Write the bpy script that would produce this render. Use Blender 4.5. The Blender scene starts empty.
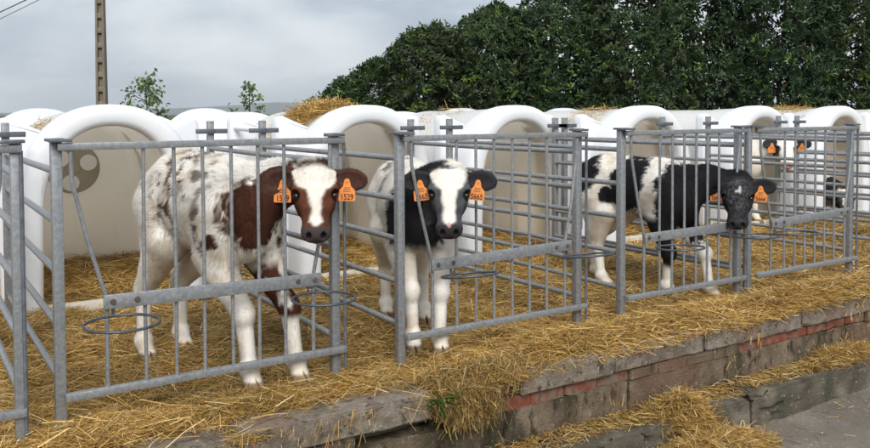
import bpy, bmesh, math, random
import numpy as np
from mathutils import Matrix, Vector
R = math.radians
rng = np.random.default_rng(7)
random.seed(7)
scene = bpy.context.scene
C = scene.collection

# ------------------------------------------------------------------ camera
CAMZ = 1.23
YAW, PITCH, ROLL, FPX = R(33), R(2.0), R(0.25), 824.0
fw = Vector((math.sin(YAW)*math.cos(PITCH), math.cos(YAW)*math.cos(PITCH), -math.sin(PITCH)))
rt0 = Vector((math.cos(YAW), -math.sin(YAW), 0)); up0 = rt0.cross(fw)
rt = rt0*math.cos(ROLL) - up0*math.sin(ROLL); up = up0*math.cos(ROLL) + rt0*math.sin(ROLL)
cam = bpy.data.cameras.new('camera'); camo = bpy.data.objects.new('camera', cam); C.objects.link(camo)
camo.matrix_world = Matrix(((rt.x, up.x, -fw.x, 0), (rt.y, up.y, -fw.y, 0), (rt.z, up.z, -fw.z, CAMZ), (0, 0, 0, 1)))
cam.sensor_width = 36.0; cam.lens = FPX/870*36; cam.shift_y = -(224-(113+FPX*math.tan(PITCH)))/870
cam.clip_start = 0.05; cam.clip_end = 20000
scene.camera = camo

# ------------------------------------------------------------------ sky, sun, exposure
SUN_EL, SUN_AZ = R(43), R(207)          # azimuth clockwise from +Y
world = bpy.data.worlds.new('World'); scene.world = world; world.use_nodes = True
wt = world.node_tree; wt.nodes.clear()
def wn(t, **k):
    n = wt.nodes.new(t)
    for a, v in k.items(): setattr(n, a, v)
    return n
sky = wn('ShaderNodeTexSky', sky_type='NISHITA', sun_disc=False, sun_elevation=SUN_EL, sun_rotation=SUN_AZ)
sky.air_density = 1.5; sky.dust_density = 3
bgs = wn('ShaderNodeBackground'); bgs.inputs[1].default_value = 0.10
bgc = wn('ShaderNodeBackground'); bgc.inputs[1].default_value = 1.0
tc = wn('ShaderNodeTexCoord'); mp = wn('ShaderNodeMapping'); mp.inputs['Scale'].default_value = (1, 1, 2.6)
mp.inputs['Location'].default_value = (3.1, 0.4, 0.2)
nz = wn('ShaderNodeTexNoise'); nz.inputs['Scale'].default_value = 3.8; nz.inputs['Detail'].default_value = 6
nz.inputs['Roughness'].default_value = 0.5; nz.inputs['Distortion'].default_value = 0.25
cr = wn('ShaderNodeValToRGB')
cr.color_ramp.elements[0].position = 0.33; cr.color_ramp.elements[0].color = (0.175, 0.215, 0.262, 1)
cr.color_ramp.elements[1].position = 0.60; cr.color_ramp.elements[1].color = (0.395, 0.415, 0.435, 1)
mx = wn('ShaderNodeMixShader'); mx.inputs[0].default_value = 0.95
wo = wn('ShaderNodeOutputWorld')
L = wt.links.new
L(sky.outputs[0], bgs.inputs[0]); L(tc.outputs['Generated'], mp.inputs[0]); L(mp.outputs[0], nz.inputs[0])
L(nz.outputs[0], cr.inputs[0]); L(cr.outputs[0], bgc.inputs[0]); L(bgs.outputs[0], mx.inputs[1]); L(bgc.outputs[0], mx.inputs[2])
L(mx.outputs[0], wo.inputs[0])
sl = bpy.data.lights.new('sun', 'SUN'); sl.energy = 1.5; sl.angle = R(35); sl.color = (1.0, 0.97, 0.93)
so = bpy.data.objects.new('sun', sl); C.objects.link(so); so.location = (0, 0, 30)
sd = Vector((math.sin(SUN_AZ)*math.cos(SUN_EL), math.cos(SUN_AZ)*math.cos(SUN_EL), math.sin(SUN_EL)))
so.rotation_euler = sd.to_track_quat('Z', 'Y').to_euler()
vs = scene.view_settings
vs.view_transform = 'Standard'; vs.look = 'None'; vs.gamma = 1; vs.exposure = 1.18; vs.use_curve_mapping = False

# ------------------------------------------------------------------ helpers
_T = np.random.default_rng(99).random(64**3).astype(np.float32)
def noise(p, scale=1.0, seed=0):
    """lattice value noise, 0..1"""
    p = np.asarray(p, np.float32)*np.float32(scale)+np.float32((seed*7.31) % 61)
    i = np.floor(p); f = p-i; f = f*f*(3-2*f); i = i.astype(np.int32) & 63; j = (i+1) & 63
    x0, x1, y0, y1, z0, z1 = i[:, 0]*4096, j[:, 0]*4096, i[:, 1]*64, j[:, 1]*64, i[:, 2], j[:, 2]
    fx, fy, fz = f[:, 0], f[:, 1], f[:, 2]
    a = _T[x0+y0+z0]; a += (_T[x1+y0+z0]-a)*fx; b_ = _T[x0+y1+z0]; b_ += (_T[x1+y1+z0]-b_)*fx; a += (b_-a)*fy
    c = _T[x0+y0+z1]; c += (_T[x1+y0+z1]-c)*fx; d = _T[x0+y1+z1]; d += (_T[x1+y1+z1]-d)*fx; c += (d-c)*fy
    return a+(c-a)*fz
def fbm(p, scale=1.0, seed=0, oct=3):
    r, a, t = 0, 1.0, 0
    for o in range(oct):
        r = r + a*noise(p, scale*2**o, seed+o*17); t += a; a *= 0.5
    return r/t
def sstep(a, b, x):
    t = np.clip((x-a)/(b-a), 0, 1); return t*t*(3-2*t)
def project_px(p):
    p = np.asarray(p, float)-np.array([0, 0, CAMZ]); z = p@np.array(fw)
    return 435+FPX*(p@np.array(rt))/z, z
def onz(x, y, z):
    cy = 113+FPX*math.tan(PITCH); r = fw+rt*((x-435)/FPX)-up*((y-cy)/FPX); t = (z-CAMZ)/r.z
    return Vector((r.x*t, r.y*t, z))
def ony(x, y, Y):
    cy = 113+FPX*math.tan(PITCH); r = fw+rt*((x-435)/FPX)-up*((y-cy)/FPX); t = Y/r.y
    return Vector((r.x*t, Y, CAMZ+r.z*t))

def mesh_np(name, co, faces, smooth=True, col=None):
    """co (n,3); faces (m,k) with equal k"""
    me = bpy.data.meshes.new(name)
    co = np.asarray(co, np.float32); faces = np.asarray(faces, np.int32)
    m, k = faces.shape
    me.vertices.add(len(co)); me.vertices.foreach_set('co', co.ravel())
    me.loops.add(m*k); me.loops.foreach_set('vertex_index', faces.ravel())
    me.polygons.add(m); me.polygons.foreach_set('loop_start', np.arange(0, m*k, k, dtype=np.int32))
    me.polygons.foreach_set('use_smooth', np.full(m, smooth, dtype=bool))
    me.update(calc_edges=True)
    if col is not None:
        a = me.color_attributes.new('Col', 'FLOAT_COLOR', 'POINT')
        c4 = np.ones((len(co), 4), np.float32); c4[:, :3] = col
        a.data.foreach_set('color', c4.ravel())
    return me
def put(name, me, mat, parent=None, loc=None):
    o = bpy.data.objects.new(name, me); C.objects.link(o)
    if mat is not None and len(me.materials) == 0: me.materials.append(mat)
    if parent: o.parent = parent
    if loc is not None: o.location = loc
    return o
def tag(o, label=None, cat=None, group=None, kind=None):
    if label: o['label'] = label
    if cat: o['category'] = cat
    if group: o['group'] = group
    if kind: o['kind'] = kind
    return o
def empty(name, loc=(0, 0, 0), rz=0):
    o = bpy.data.objects.new(name, None); C.objects.link(o); o.location = loc; o.rotation_euler = (0, 0, rz); o.empty_display_size = .1
    return o
class MB:
    def __init__(s): s.v = []; s.f = []
    def add(s, vs, fs):
        n = len(s.v); s.v += [tuple(v) for v in vs]; s.f += [tuple(i+n for i in f) for f in fs]
    def box(s, x0, x1, y0, y1, z0, z1):
        s.add([(x0,y0,z0),(x1,y0,z0),(x1,y1,z0),(x0,y1,z0),(x0,y0,z1),(x1,y0,z1),(x1,y1,z1),(x0,y1,z1)],
              [(0,3,2,1),(4,5,6,7),(0,1,5,4),(1,2,6,5),(2,3,7,6),(3,0,4,7)])
    def tube(s, pts, r, n=10, closed=False):
        pts = [Vector(p) for p in pts]; rs = r if isinstance(r, (list, tuple)) else [r]*len(pts)
        rings = []; N = len(pts); ref = None
        for i, p in enumerate(pts):
            if closed: d = (pts[(i+1) % N]-pts[i-1])
            else: d = pts[min(i+1, N-1)]-pts[max(i-1, 0)]
            d.normalize()
            if ref is None: ref = Vector((0, 0, 1)) if abs(d.z) < .9 else Vector((1, 0, 0))
            a = d.cross(ref); a.normalize(); b = a.cross(d)
            ref = b if abs(d.dot(b)) < .9 else ref
            rings.append([p+(a*math.cos(t)+b*math.sin(t))*rs[i] for t in (2*math.pi*k/n for k in range(n))])
        vs = [v for q in rings for v in q]; fs = []
        M = N if closed else N-1
        for i in range(M):
            j = (i+1) % N
            for k in range(n): fs.append((i*n+k, j*n+k, j*n+(k+1) % n, i*n+(k+1) % n))
        if not closed: fs += [tuple(range(n)), tuple(range((N-1)*n+n-1, (N-1)*n-1, -1))]
        s.add(vs, fs)
    def mesh(s, name, smooth=True, bevel=0, angle=35):
        me = bpy.data.meshes.new(name); bm = bmesh.new()
        vv = [bm.verts.new(v) for v in s.v]
        for f in s.f:
            try: bm.faces.new([vv[i] for i in f])
            except ValueError: pass
        bmesh.ops.recalc_face_normals(bm, faces=bm.faces)
        if bevel:
            bmesh.ops.bevel(bm, geom=[e for e in bm.edges if e.is_manifold and e.calc_face_angle(0) > .5], offset=bevel, segments=2, profile=.5, affect='EDGES')
        bm.to_mesh(me); bm.free()
        if smooth:
            me.polygons.foreach_set('use_smooth', [True]*len(me.polygons)); me.set_sharp_from_angle(angle=R(angle))
        return me
    def build(s, name, mat, parent=None, **k): return put(name, s.mesh(name, **k), mat, parent)

# ------------------------------------------------------------------ materials
def mat(name): 
    m = bpy.data.materials.new(name); m.use_nodes = True; nt = m.node_tree; nt.nodes.clear()
    out = nt.nodes.new('ShaderNodeOutputMaterial'); b = nt.nodes.new('ShaderNodeBsdfPrincipled'); nt.links.new(b.outputs[0], out.inputs[0])
    return m, nt, b, out
def node(nt, t, **k):
    n = nt.nodes.new(t)
    for a, v in k.items():
        if a in ('operation', 'blend_type', 'data_type', 'attribute_name', 'feature', 'noise_dimensions', 'vector_type', 'clamp'): setattr(n, a, v)
        else: n.inputs[a].default_value = v
    return n
def ramp(nt, stops):
    n = nt.nodes.new('ShaderNodeValToRGB'); e = n.color_ramp.elements
    while len(e) < len(stops): e.new(0.5)
    for q, (p, c) in zip(e, stops): q.position = p; q.color = (*c, 1) if len(c) == 3 else c
    return n
def coords(nt, scale=(1, 1, 1), kind='Object'):
    t = nt.nodes.new('ShaderNodeTexCoord'); m = nt.nodes.new('ShaderNodeMapping'); m.inputs['Scale'].default_value = scale
    nt.links.new(t.outputs[kind], m.inputs[0]); return m
def noise_mat(name, stops, scale=8, rough=.6, detail=6, bump=0, bscale=None, metallic=0, stretch=(1, 1, 1), spec=.5, extra=None):
    m, nt, b, out = mat(name); l = nt.links.new
    c = coords(nt, stretch); n = node(nt, 'ShaderNodeTexNoise', Scale=scale, Detail=detail, Roughness=.6); l(c.outputs[0], n.inputs[0])
    r = ramp(nt, stops); l(n.outputs[0], r.inputs[0])
    colout = r.outputs[0]
    if extra:
        for (sc, lo, hi, colr, st) in extra:
            c2 = coords(nt, st); n2 = node(nt, 'ShaderNodeTexNoise', Scale=sc, Detail=5, Roughness=.6); l(c2.outputs[0], n2.inputs[0])
            r2 = ramp(nt, [(lo, (0, 0, 0)), (hi, (1, 1, 1))]); l(n2.outputs[0], r2.inputs[0])
            mm = nt.nodes.new('ShaderNodeMix'); mm.data_type = 'RGBA'; l(r2.outputs[0], mm.inputs[0]); l(colout, mm.inputs[6]); mm.inputs[7].default_value = (*colr, 1)
            colout = mm.outputs[2]
    l(colout, b.inputs['Base Color'])
    b.inputs['Roughness'].default_value = rough; b.inputs['Metallic'].default_value = metallic; b.inputs['Specular IOR Level'].default_value = spec
    if bump:
        n3 = node(nt, 'ShaderNodeTexNoise', Scale=bscale or scale*3, Detail=8, Roughness=.7); l(c.outputs[0], n3.inputs[0])
        bp = node(nt, 'ShaderNodeBump', Strength=bump, Distance=.02); l(n3.outputs[0], bp.inputs['Height']); l(bp.outputs[0], b.inputs['Normal'])
    return m
M = {}
M['steel'] = noise_mat('galvanised_steel', [(.3, (.20, .21, .222)), (.5, (.265, .277, .29)), (.75, (.36, .37, .38))], scale=55, rough=.42, metallic=.4, bump=.06, bscale=120,
                       extra=[(7, .64, .78, (.17, .165, .155), (1, 1, .4))])
M['steel_dark'] = noise_mat('dull_steel', [(.3, (.08, .09, .105)), (.7, (.17, .185, .21))], scale=25, rough=.5, metallic=.3)
M['rust'] = noise_mat('rusty_bolt', [(.3, (.05, .035, .03)), (.7, (.13, .09, .07))], scale=60, rough=.7)
M['wire'] = noise_mat('black_wire', [(.3, (.03, .035, .045)), (.7, (.07, .08, .10))], scale=30, rough=.45)
M['cable'] = noise_mat('cable', [(.3, (.02, .02, .02)), (.7, (.05, .05, .05))], scale=30, rough=.6)
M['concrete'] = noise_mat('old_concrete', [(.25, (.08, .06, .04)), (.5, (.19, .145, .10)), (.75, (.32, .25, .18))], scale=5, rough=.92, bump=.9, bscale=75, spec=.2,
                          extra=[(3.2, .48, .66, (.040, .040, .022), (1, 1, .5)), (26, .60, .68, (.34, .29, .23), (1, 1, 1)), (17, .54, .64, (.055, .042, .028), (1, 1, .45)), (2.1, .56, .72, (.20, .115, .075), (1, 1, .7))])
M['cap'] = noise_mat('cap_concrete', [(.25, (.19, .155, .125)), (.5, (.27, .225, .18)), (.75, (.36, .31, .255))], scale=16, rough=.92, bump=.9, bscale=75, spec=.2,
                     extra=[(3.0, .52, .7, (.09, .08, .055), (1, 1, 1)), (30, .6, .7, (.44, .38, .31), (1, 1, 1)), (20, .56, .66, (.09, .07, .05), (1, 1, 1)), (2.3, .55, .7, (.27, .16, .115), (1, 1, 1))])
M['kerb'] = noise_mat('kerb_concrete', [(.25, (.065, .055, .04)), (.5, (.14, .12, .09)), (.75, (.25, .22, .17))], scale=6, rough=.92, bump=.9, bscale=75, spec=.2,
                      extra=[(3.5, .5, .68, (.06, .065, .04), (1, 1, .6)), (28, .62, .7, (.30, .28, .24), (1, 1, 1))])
M['brick'] = noise_mat('red_brick', [(.3, (.14, .042, .026)), (.55, (.23, .075, .045)), (.8, (.28, .135, .09))], scale=18, rough=.9, bump=.4, bscale=60, spec=.2,
                       extra=[(9, .44, .58, (.17, .125, .09), (1, 1, 1)), (30, .55, .65, (.10, .07, .05), (1, 1, 1))])
M['yard'] = noise_mat('yard_concrete', [(.25, (.12, .10, .08)), (.5, (.19, .165, .135)), (.75, (.26, .23, .195))], scale=3.5, rough=.93, bump=.5, bscale=80, spec=.2,
                      extra=[(55, .58, .66, (.33, .30, .26), (1, 1, 1)), (70, .62, .68, (.07, .065, .055), (1, 1, 1)), (1.1, .5, .7, (.15, .13, .105), (1, 1, 1))])
M['field'] = noise_mat('field_grass', [(.3, (.035, .06, .015)), (.7, (.09, .12, .03))], scale=.05, rough=1, spec=0)
M['hill'] = noise_mat('hill', [(.3, (.03, .05, .03)), (.7, (.07, .09, .05))], scale=.003, rough=1, spec=0)
M['platform'] = noise_mat('platform_concrete', [(.3, (.12, .10, .07)), (.7, (.24, .20, .14))], scale=6, rough=.95, bump=.4, spec=.2)
M['pole'] = noise_mat('pole_concrete', [(.3, (.13, .105, .08)), (.6, (.21, .18, .14)), (.8, (.27, .24, .20))], scale=3, rough=.9, stretch=(1, 1, .4))
M['bark'] = noise_mat('bark', [(.3, (.035, .028, .02)), (.7, (.09, .075, .055))], scale=9, rough=.95, bump=.5)
M['hoof'] = noise_mat('hoof', [(.3, (.06, .04, .025)), (.7, (.18, .12, .07))], scale=30, rough=.7)
M['weed'] = noise_mat('weed', [(.3, (.05, .11, .02)), (.7, (.11, .20, .04))], scale=20, rough=.7)
M['tag'] = noise_mat('orange_tag', [(.3, (.68, .20, .03)), (.7, (.82, .29, .06))], scale=20, rough=.5, extra=[(40, .62, .70, (.35, .14, .05), (1, 1, 1))])
M['ink'] = noise_mat('tag_ink', [(.3, (.012, .01, .01)), (.7, (.03, .02, .02))], scale=40, rough=.6)

def plastic(name, c0, c1, trans, tcol, stain=None, rough=.38):
    m, nt, b, out = mat(name); l = nt.links.new
    c = coords(nt); n = node(nt, 'ShaderNodeTexNoise', Scale=2.2, Detail=5, Roughness=.6); l(c.outputs[0], n.inputs[0])
    r = ramp(nt, [(.35, c0), (.65, c1)]); l(n.outputs[0], r.inputs[0]); col = r.outputs[0]
    for sc, lo, hi, sc3, colr, f in (stain or []):
        cc = coords(nt, sc3); n2 = node(nt, 'ShaderNodeTexNoise', Scale=sc, Detail=6, Roughness=.65); l(cc.outputs[0], n2.inputs[0])
        r2 = ramp(nt, [(lo, (0, 0, 0)), (hi, (f, f, f))]); l(n2.outputs[0], r2.inputs[0])
        mm = nt.nodes.new('ShaderNodeMix'); mm.data_type = 'RGBA'; l(r2.outputs[0], mm.inputs[0]); l(col, mm.inputs[6]); mm.inputs[7].default_value = (*colr, 1); col = mm.outputs[2]
    l(col, b.inputs['Base Color']); b.inputs['Roughness'].default_value = rough; b.inputs['Specular IOR Level'].default_value = .4
    t = nt.nodes.new('ShaderNodeBsdfTranslucent'); t.inputs[0].default_value = (*tcol, 1)
    ms = nt.nodes.new('ShaderNodeMixShader'); ms.inputs[0].default_value = trans
    l(b.outputs[0], ms.inputs[1]); l(t.outputs[0], ms.inputs[2]); l(ms.outputs[0], out.inputs[0])
    return m
M['white'] = plastic('white_plastic', (.80, .82, .85), (.85, .87, .90), .12, (.92, .93, .95),
                     [(5, .62, .78, (1, 1, .25), (.60, .55, .48), .4), (60, .68, .73, (1, 1, 1), (.30, .20, .12), .9), (2.4, .58, .76, (1, 1, 1), (.66, .63, .57), .5), (14, .64, .72, (1, 1, .15), (.50, .47, .38), .5)])
M['shell'] = plastic('white_shell_plastic', (.84, .86, .89), (.89, .91, .93), .44, (.99, .98, .97),
                     [(5, .62, .78, (1, 1, .25), (.60, .55, .48), .4), (90, .70, .74, (1, 1, 1), (.30, .20, .12), .8), (2.4, .60, .78, (1, 1, 1), (.70, .67, .62), .4)])
M['beige'] = plastic('cream_plastic', (.90, .81, .66), (.93, .86, .73), .62, (.99, .93, .82),
                     [(4, .58, .74, (2, 2, .22), (.42, .32, .21), .5), (80, .70, .74, (1, 1, 1), (.25, .16, .1), .8), (1.6, .5, .7, (1, 1, 1), (.55, .46, .34), .5)], rough=.5)
M['vent'] = plastic('grey_vent', (.36, .33, .28), (.44, .40, .34), .1, (.6, .55, .5), rough=.5)
M['hole'] = plastic('painted_sky_white', (.82, .83, .85), (.87, .88, .90), .0, (.95, .95, .95), rough=.5)  # opaque white painted as daylight seen through the vent holes
M['sill'] = plastic('dirty_sill', (.55, .50, .42), (.70, .66, .58), .0, (.8, .8, .8), [(9, .5, .7, (1, 1, 1), (.30, .22, .12), .8)], rough=.7)

def vcol_mat(name, rough=.9, spec=.2, sheen=0, jitter=.0, trans=0):
    m, nt, b, out = mat(name); l = nt.links.new
    a = nt.nodes.new('ShaderNodeVertexColor'); a.layer_name = 'Col'
    l(a.outputs[0], b.inputs['Base Color']); b.inputs['Roughness'].default_value = rough; b.inputs['Specular IOR Level'].default_value = spec
    if sheen: b.inputs['Sheen Weight'].default_value = sheen
    if trans:
        t = nt.nodes.new('ShaderNodeBsdfTranslucent'); l(a.outputs[0], t.inputs[0])
        ms = nt.nodes.new('ShaderNodeMixShader'); ms.inputs[0].default_value = trans
        l(b.outputs[0], ms.inputs[1]); l(t.outputs[0], ms.inputs[2]); l(ms.outputs[0], out.inputs[0])
    return m
M['coat'] = vcol_mat('calf_coat', .85, .15)
M['fur'] = vcol_mat('calf_fur', .8, .15, trans=.15)
M['straw'] = vcol_mat('straw_stems', .55, .35, trans=.15)
M['leaf'] = vcol_mat('laurel_leaf', .42, .32, trans=.15)
M['soft_leaf'] = vcol_mat('young_leaf', .6, .3, trans=.35)
M['eye'], _nt, _b, _o = mat('dark_eye'); _n = node(_nt, 'ShaderNodeTexNoise', Scale=30.0); _r = ramp(_nt, [(.3, (.006, .004, .004)), (.7, (.018, .012, .01))])
_nt.links.new(_n.outputs[0], _r.inputs[0]); _nt.links.new(_r.outputs[0], _b.inputs['Base Color']); _b.inputs['Roughness'].default_value = .12
M['bedding'] = noise_mat('bedding', [(.25, (.13, .075, .02)), (.45, (.27, .165, .05)), (.62, (.38, .25, .085)), (.8, (.47, .33, .13))], scale=30, rough=.95, bump=.9, bscale=70, spec=.1, stretch=(1, 1.6, 1),
                         extra=[(2.5, .5, .75, (.17, .10, .035), (1, 1, 1))])

# ------------------------------------------------------------------ setting: ground, platform
PLAT_Y, GY = 3.0, 3.38
def sheet(name, x0, x1, y0, y1, z, m, n=1):
    b = MB(); xs = np.linspace(x0, x1, n+1); ys = np.linspace(y0, y1, n+1)
    for i in range(n):
        for j in range(n): b.add([(xs[i], ys[j], z), (xs[i+1], ys[j], z), (xs[i+1], ys[j+1], z), (xs[i], ys[j+1], z)], [(0, 1, 2, 3)])
    return b.build(name, m)
tag(sheet('ground', -6000, 6000, -6000, 6000, -.51, M['field']), kind='structure')
tag(sheet('yard_paving', -12, 16, -9, 2.995, -.5, M['yard']), kind='structure')
b = MB(); b.box(-6, 16, 3.12, 12.5, -.506, -.03); tag(b.build('platform', M['platform']), kind='structure')
# far hills
def hills():
    n = 160; az = np.linspace(R(-40), R(75), n); vs = []; fs = []
    p = np.stack([az*6, az*0, az*0], 1); hgt = 6+70*fbm(p+5, 1.5, 3, 4)*np.exp(-((az-R(23))/R(9))**2)+14*fbm(p, 2.5, 9, 3)
    for k, (rr, hh) in enumerate(((3600, 0), (4000, .6), (4600, 1.0), (5600, 0))):
        for a, h in zip(az, hgt): vs.append((rr*math.sin(a), rr*math.cos(a), -.6+h*hh))
    for k in range(3):
        for i in range(n-1): fs.append((k*n+i, k*n+i+1, (k+1)*n+i+1, (k+1)*n+i))
    tag(put('hills', mesh_np('hills', vs, fs), M['hill']), kind='structure')
hills()

# rough stone block
def rough_box(name, x0, x1, y0, y1, z0, z1, m, parent=None, cuts=14, amp=.012, bev=.012, seed=0, nscale=9):
    bm = bmesh.new(); bmesh.ops.create_cube(bm, size=1)
    for v in bm.verts: v.co = Vector(((x0+x1)/2+v.co.x*(x1-x0), (y0+y1)/2+v.co.y*(y1-y0), (z0+z1)/2+v.co.z*(z1-z0)))
    bmesh.ops.bevel(bm, geom=list(bm.edges), offset=bev, segments=2, affect='EDGES')
    bmesh.ops.subdivide_edges(bm, edges=[e for e in bm.edges if e.calc_length() > .06], cuts=cuts, use_grid_fill=True)
    bm.normal_update(); co = np.array([v.co for v in bm.verts])
    d = (fbm(co+seed*3.7, nscale, seed, 4)-.5)*2*amp-amp*1.5*sstep(.66, .74, fbm(co+seed, 7, seed+3, 3)) + (noise(co+seed, 3.0, seed+5)-.5)*amp*1.2
    for v, q in zip(bm.verts, d): v.co += v.normal*float(q)
    cx = Vector(((x0+x1)/2, (y0+y1)/2, z0)); me = bpy.data.meshes.new(name)
    bm.to_mesh(me); bm.free(); me.polygons.foreach_set('use_smooth', [True]*len(me.polygons)); me.set_sharp_from_angle(angle=R(28))
    return put(name, me, m, parent)
# retaining wall: concrete block courses, a course of red bricks, cap slabs
wall = tag(empty('retaining_wall', (2.5, 3.0, -.5)), 'low weathered concrete and brick wall holding up the straw platform', 'wall')
def wpart(o):
    o.parent = wall; o.matrix_parent_inverse = Matrix.Translation((-2.5, -3.0, .5)); return o
x = -1.2; i = 0
while x < 7.4:
    w = random.uniform(.78, 1.05)
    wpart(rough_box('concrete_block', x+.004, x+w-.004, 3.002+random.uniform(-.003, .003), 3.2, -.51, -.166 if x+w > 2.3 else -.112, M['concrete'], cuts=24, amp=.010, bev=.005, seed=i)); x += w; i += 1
x = -1.2; i = 0
while x < 7.4:
    w = .215+random.uniform(-.01, .02)
    if x+w < 2.25: x += w; continue
    plast = noise(np.array([[x*1.3+.4, 7.1, 2.2]]), 1.7, 3)[0] > .52 or x < 2.2
    wpart(rough_box('brick', x+.002, x+w-.002, 3.012+random.uniform(-.004, .006) if not plast else 3.001, 3.16, -.1655, -.108, M['brick'] if not plast else M['concrete'], cuts=7, amp=.008, bev=.003, seed=200+i, nscale=26)); x += w; i += 1
caps = [(-1.1, .22), (.23, 1.05), (1.06, 1.93), (2.42, 3.02), (3.03, 3.72), (3.735, 4.62), (4.63, 5.5), (5.51, 6.4), (6.41, 7.3)]
for i, (a, c) in enumerate(caps):
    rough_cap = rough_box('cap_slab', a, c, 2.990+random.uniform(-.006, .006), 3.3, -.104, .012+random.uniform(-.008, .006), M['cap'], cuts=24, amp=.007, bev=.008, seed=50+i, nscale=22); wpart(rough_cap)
wpart(rough_box('cap_slab', 1.94, 2.41, 3.05, 3.3, -.11, -.03, M['cap'], cuts=14, amp=.03, bev=.02, seed=77))
# kerb ledge at the wall's foot
kerb = tag(empty('kerb_ledge', (3.5, 2.9, -.5)), 'low mossy concrete ledge along the foot of the wall', 'kerb')
x = -1.0; i = 0
while x < 7.4:
    w = random.uniform(1.3, 2.0)
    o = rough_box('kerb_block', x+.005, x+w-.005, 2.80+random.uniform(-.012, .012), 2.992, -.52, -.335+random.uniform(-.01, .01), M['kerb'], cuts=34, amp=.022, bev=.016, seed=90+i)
    o.parent = kerb; o.matrix_parent_inverse = Matrix.Translation((-3.5, -2.9, .5)); x += w; i += 1

# ------------------------------------------------------------------ straw
HC = [1.10, 2.89, 4.30, 5.86, 7.56, 9.02, 10.6]      # hutch centres
HY = 5.3
def bed_h(x, y):
    p = np.stack([x, y, x*0+.3], 1)
    h = -.034+.028*sstep(3.7, 4.6, y)+.075*fbm(p, 2.3, 21, 3)+.05*(fbm(p, 6.5, 5, 2)-.5)
    h += .06*sstep(HY-.2, HY+1.2, y)
    edge = sstep(3.0, 3.22, y)
    h = h*(.25+.75*edge)-.02*(1-edge)
    # heaps near the far edge
    h += .07*np.exp(-(((x-5.0)/.75)**2+((y-3.12)/.16)**2))+.05*np.exp(-(((x-3.3)/.6)**2+((y-3.2)/.15)**2))
    return h
def bedding():
    xs = np.arange(-1.6, 11.6, .045); ys = np.concatenate([np.arange(3.03, 4.4, .03), np.arange(4.4, 7.0, .06)])
    X, Y = np.meshgrid(xs, ys, indexing='ij'); Z = bed_h(X.ravel(), Y.ravel())
    nx, ny = X.shape; idx = np.arange(nx*ny).reshape(nx, ny)
    f = np.stack([idx[:-1, :-1], idx[1:, :-1], idx[1:, 1:], idx[:-1, 1:]], -1).reshape(-1, 4)
    co = np.stack([X.ravel(), Y.ravel(), Z], 1)
    tag(put('straw_bedding', mesh_np('straw_bedding', co, f), M['bedding']), 'golden straw bedding spread over the pen floor', 'straw', kind='stuff')
bedding()
PAL = np.array([(.50, .33, .105), (.64, .47, .20), (.44, .27, .075), (.36, .205, .05), (.25, .135, .03), (.74, .60, .33), (.55, .36, .11), (.15, .08, .025)])
PW = np.array([.2, .11, .2, .17, .12, .05, .1, .07]); PW /= PW.sum()
def strands(name, c, tilt=.18, Lr=(.04, .16), wr=(.0013, .0030), dirs=None, bend=.12, dark=None, wscale=None):
    n = len(c); a = rng.uniform(0, 2*math.pi, n); t = rng.normal(0, tilt, n); lay = rng.uniform(0, 1, n) < .6
    a = np.where(lay, 4*math.pi*fbm(c, 3.2, 15, 2)+rng.normal(0, .55, n), a)
    d = np.stack([np.cos(a)*np.cos(t), np.sin(a)*np.cos(t), np.sin(t)], 1) if dirs is None else dirs
    d /= np.linalg.norm(d, axis=1, keepdims=True)
    Ls = rng.uniform(0, 1, n)**1.6*(Lr[1]-Lr[0])+Lr[0]; w = rng.uniform(*wr, n)
    if wscale is not None: w = w*wscale; Ls = Ls*np.minimum(wscale, 1.4)
    s = np.cross(d, rng.normal(0, .5, (n, 3))+np.array([0, 0, 1.0])); s /= np.linalg.norm(s, axis=1, keepdims=True)+1e-9
    nrm = np.cross(s, d); bd = rng.normal(0, bend, n)*Ls
    V = np.empty((n, 3, 2, 3))
    for k, q in enumerate((-.5, 0, .5)):
        ctr = c+d*(q*Ls)[:, None]+nrm*((.25-q*q)*4*bd*.25)[:, None]
        V[:, k, 0] = ctr-s*(w/2)[:, None]; V[:, k, 1] = ctr+s*(w/2)[:, None]
    base = np.arange(n)[:, None]*6
    F = np.concatenate([base+np.array([[0, 1, 3, 2]]), base+np.array([[2, 3, 5, 4]])], 0)
    colr = PAL[rng.choice(len(PAL), n, p=PW)]*rng.uniform(.85, 1.3, (n, 1))
    if dark is not None: colr = colr*dark[:, None]
    return mesh_np(name, V.reshape(-1, 3), F, False, np.repeat(colr, 6, 0))
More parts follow.
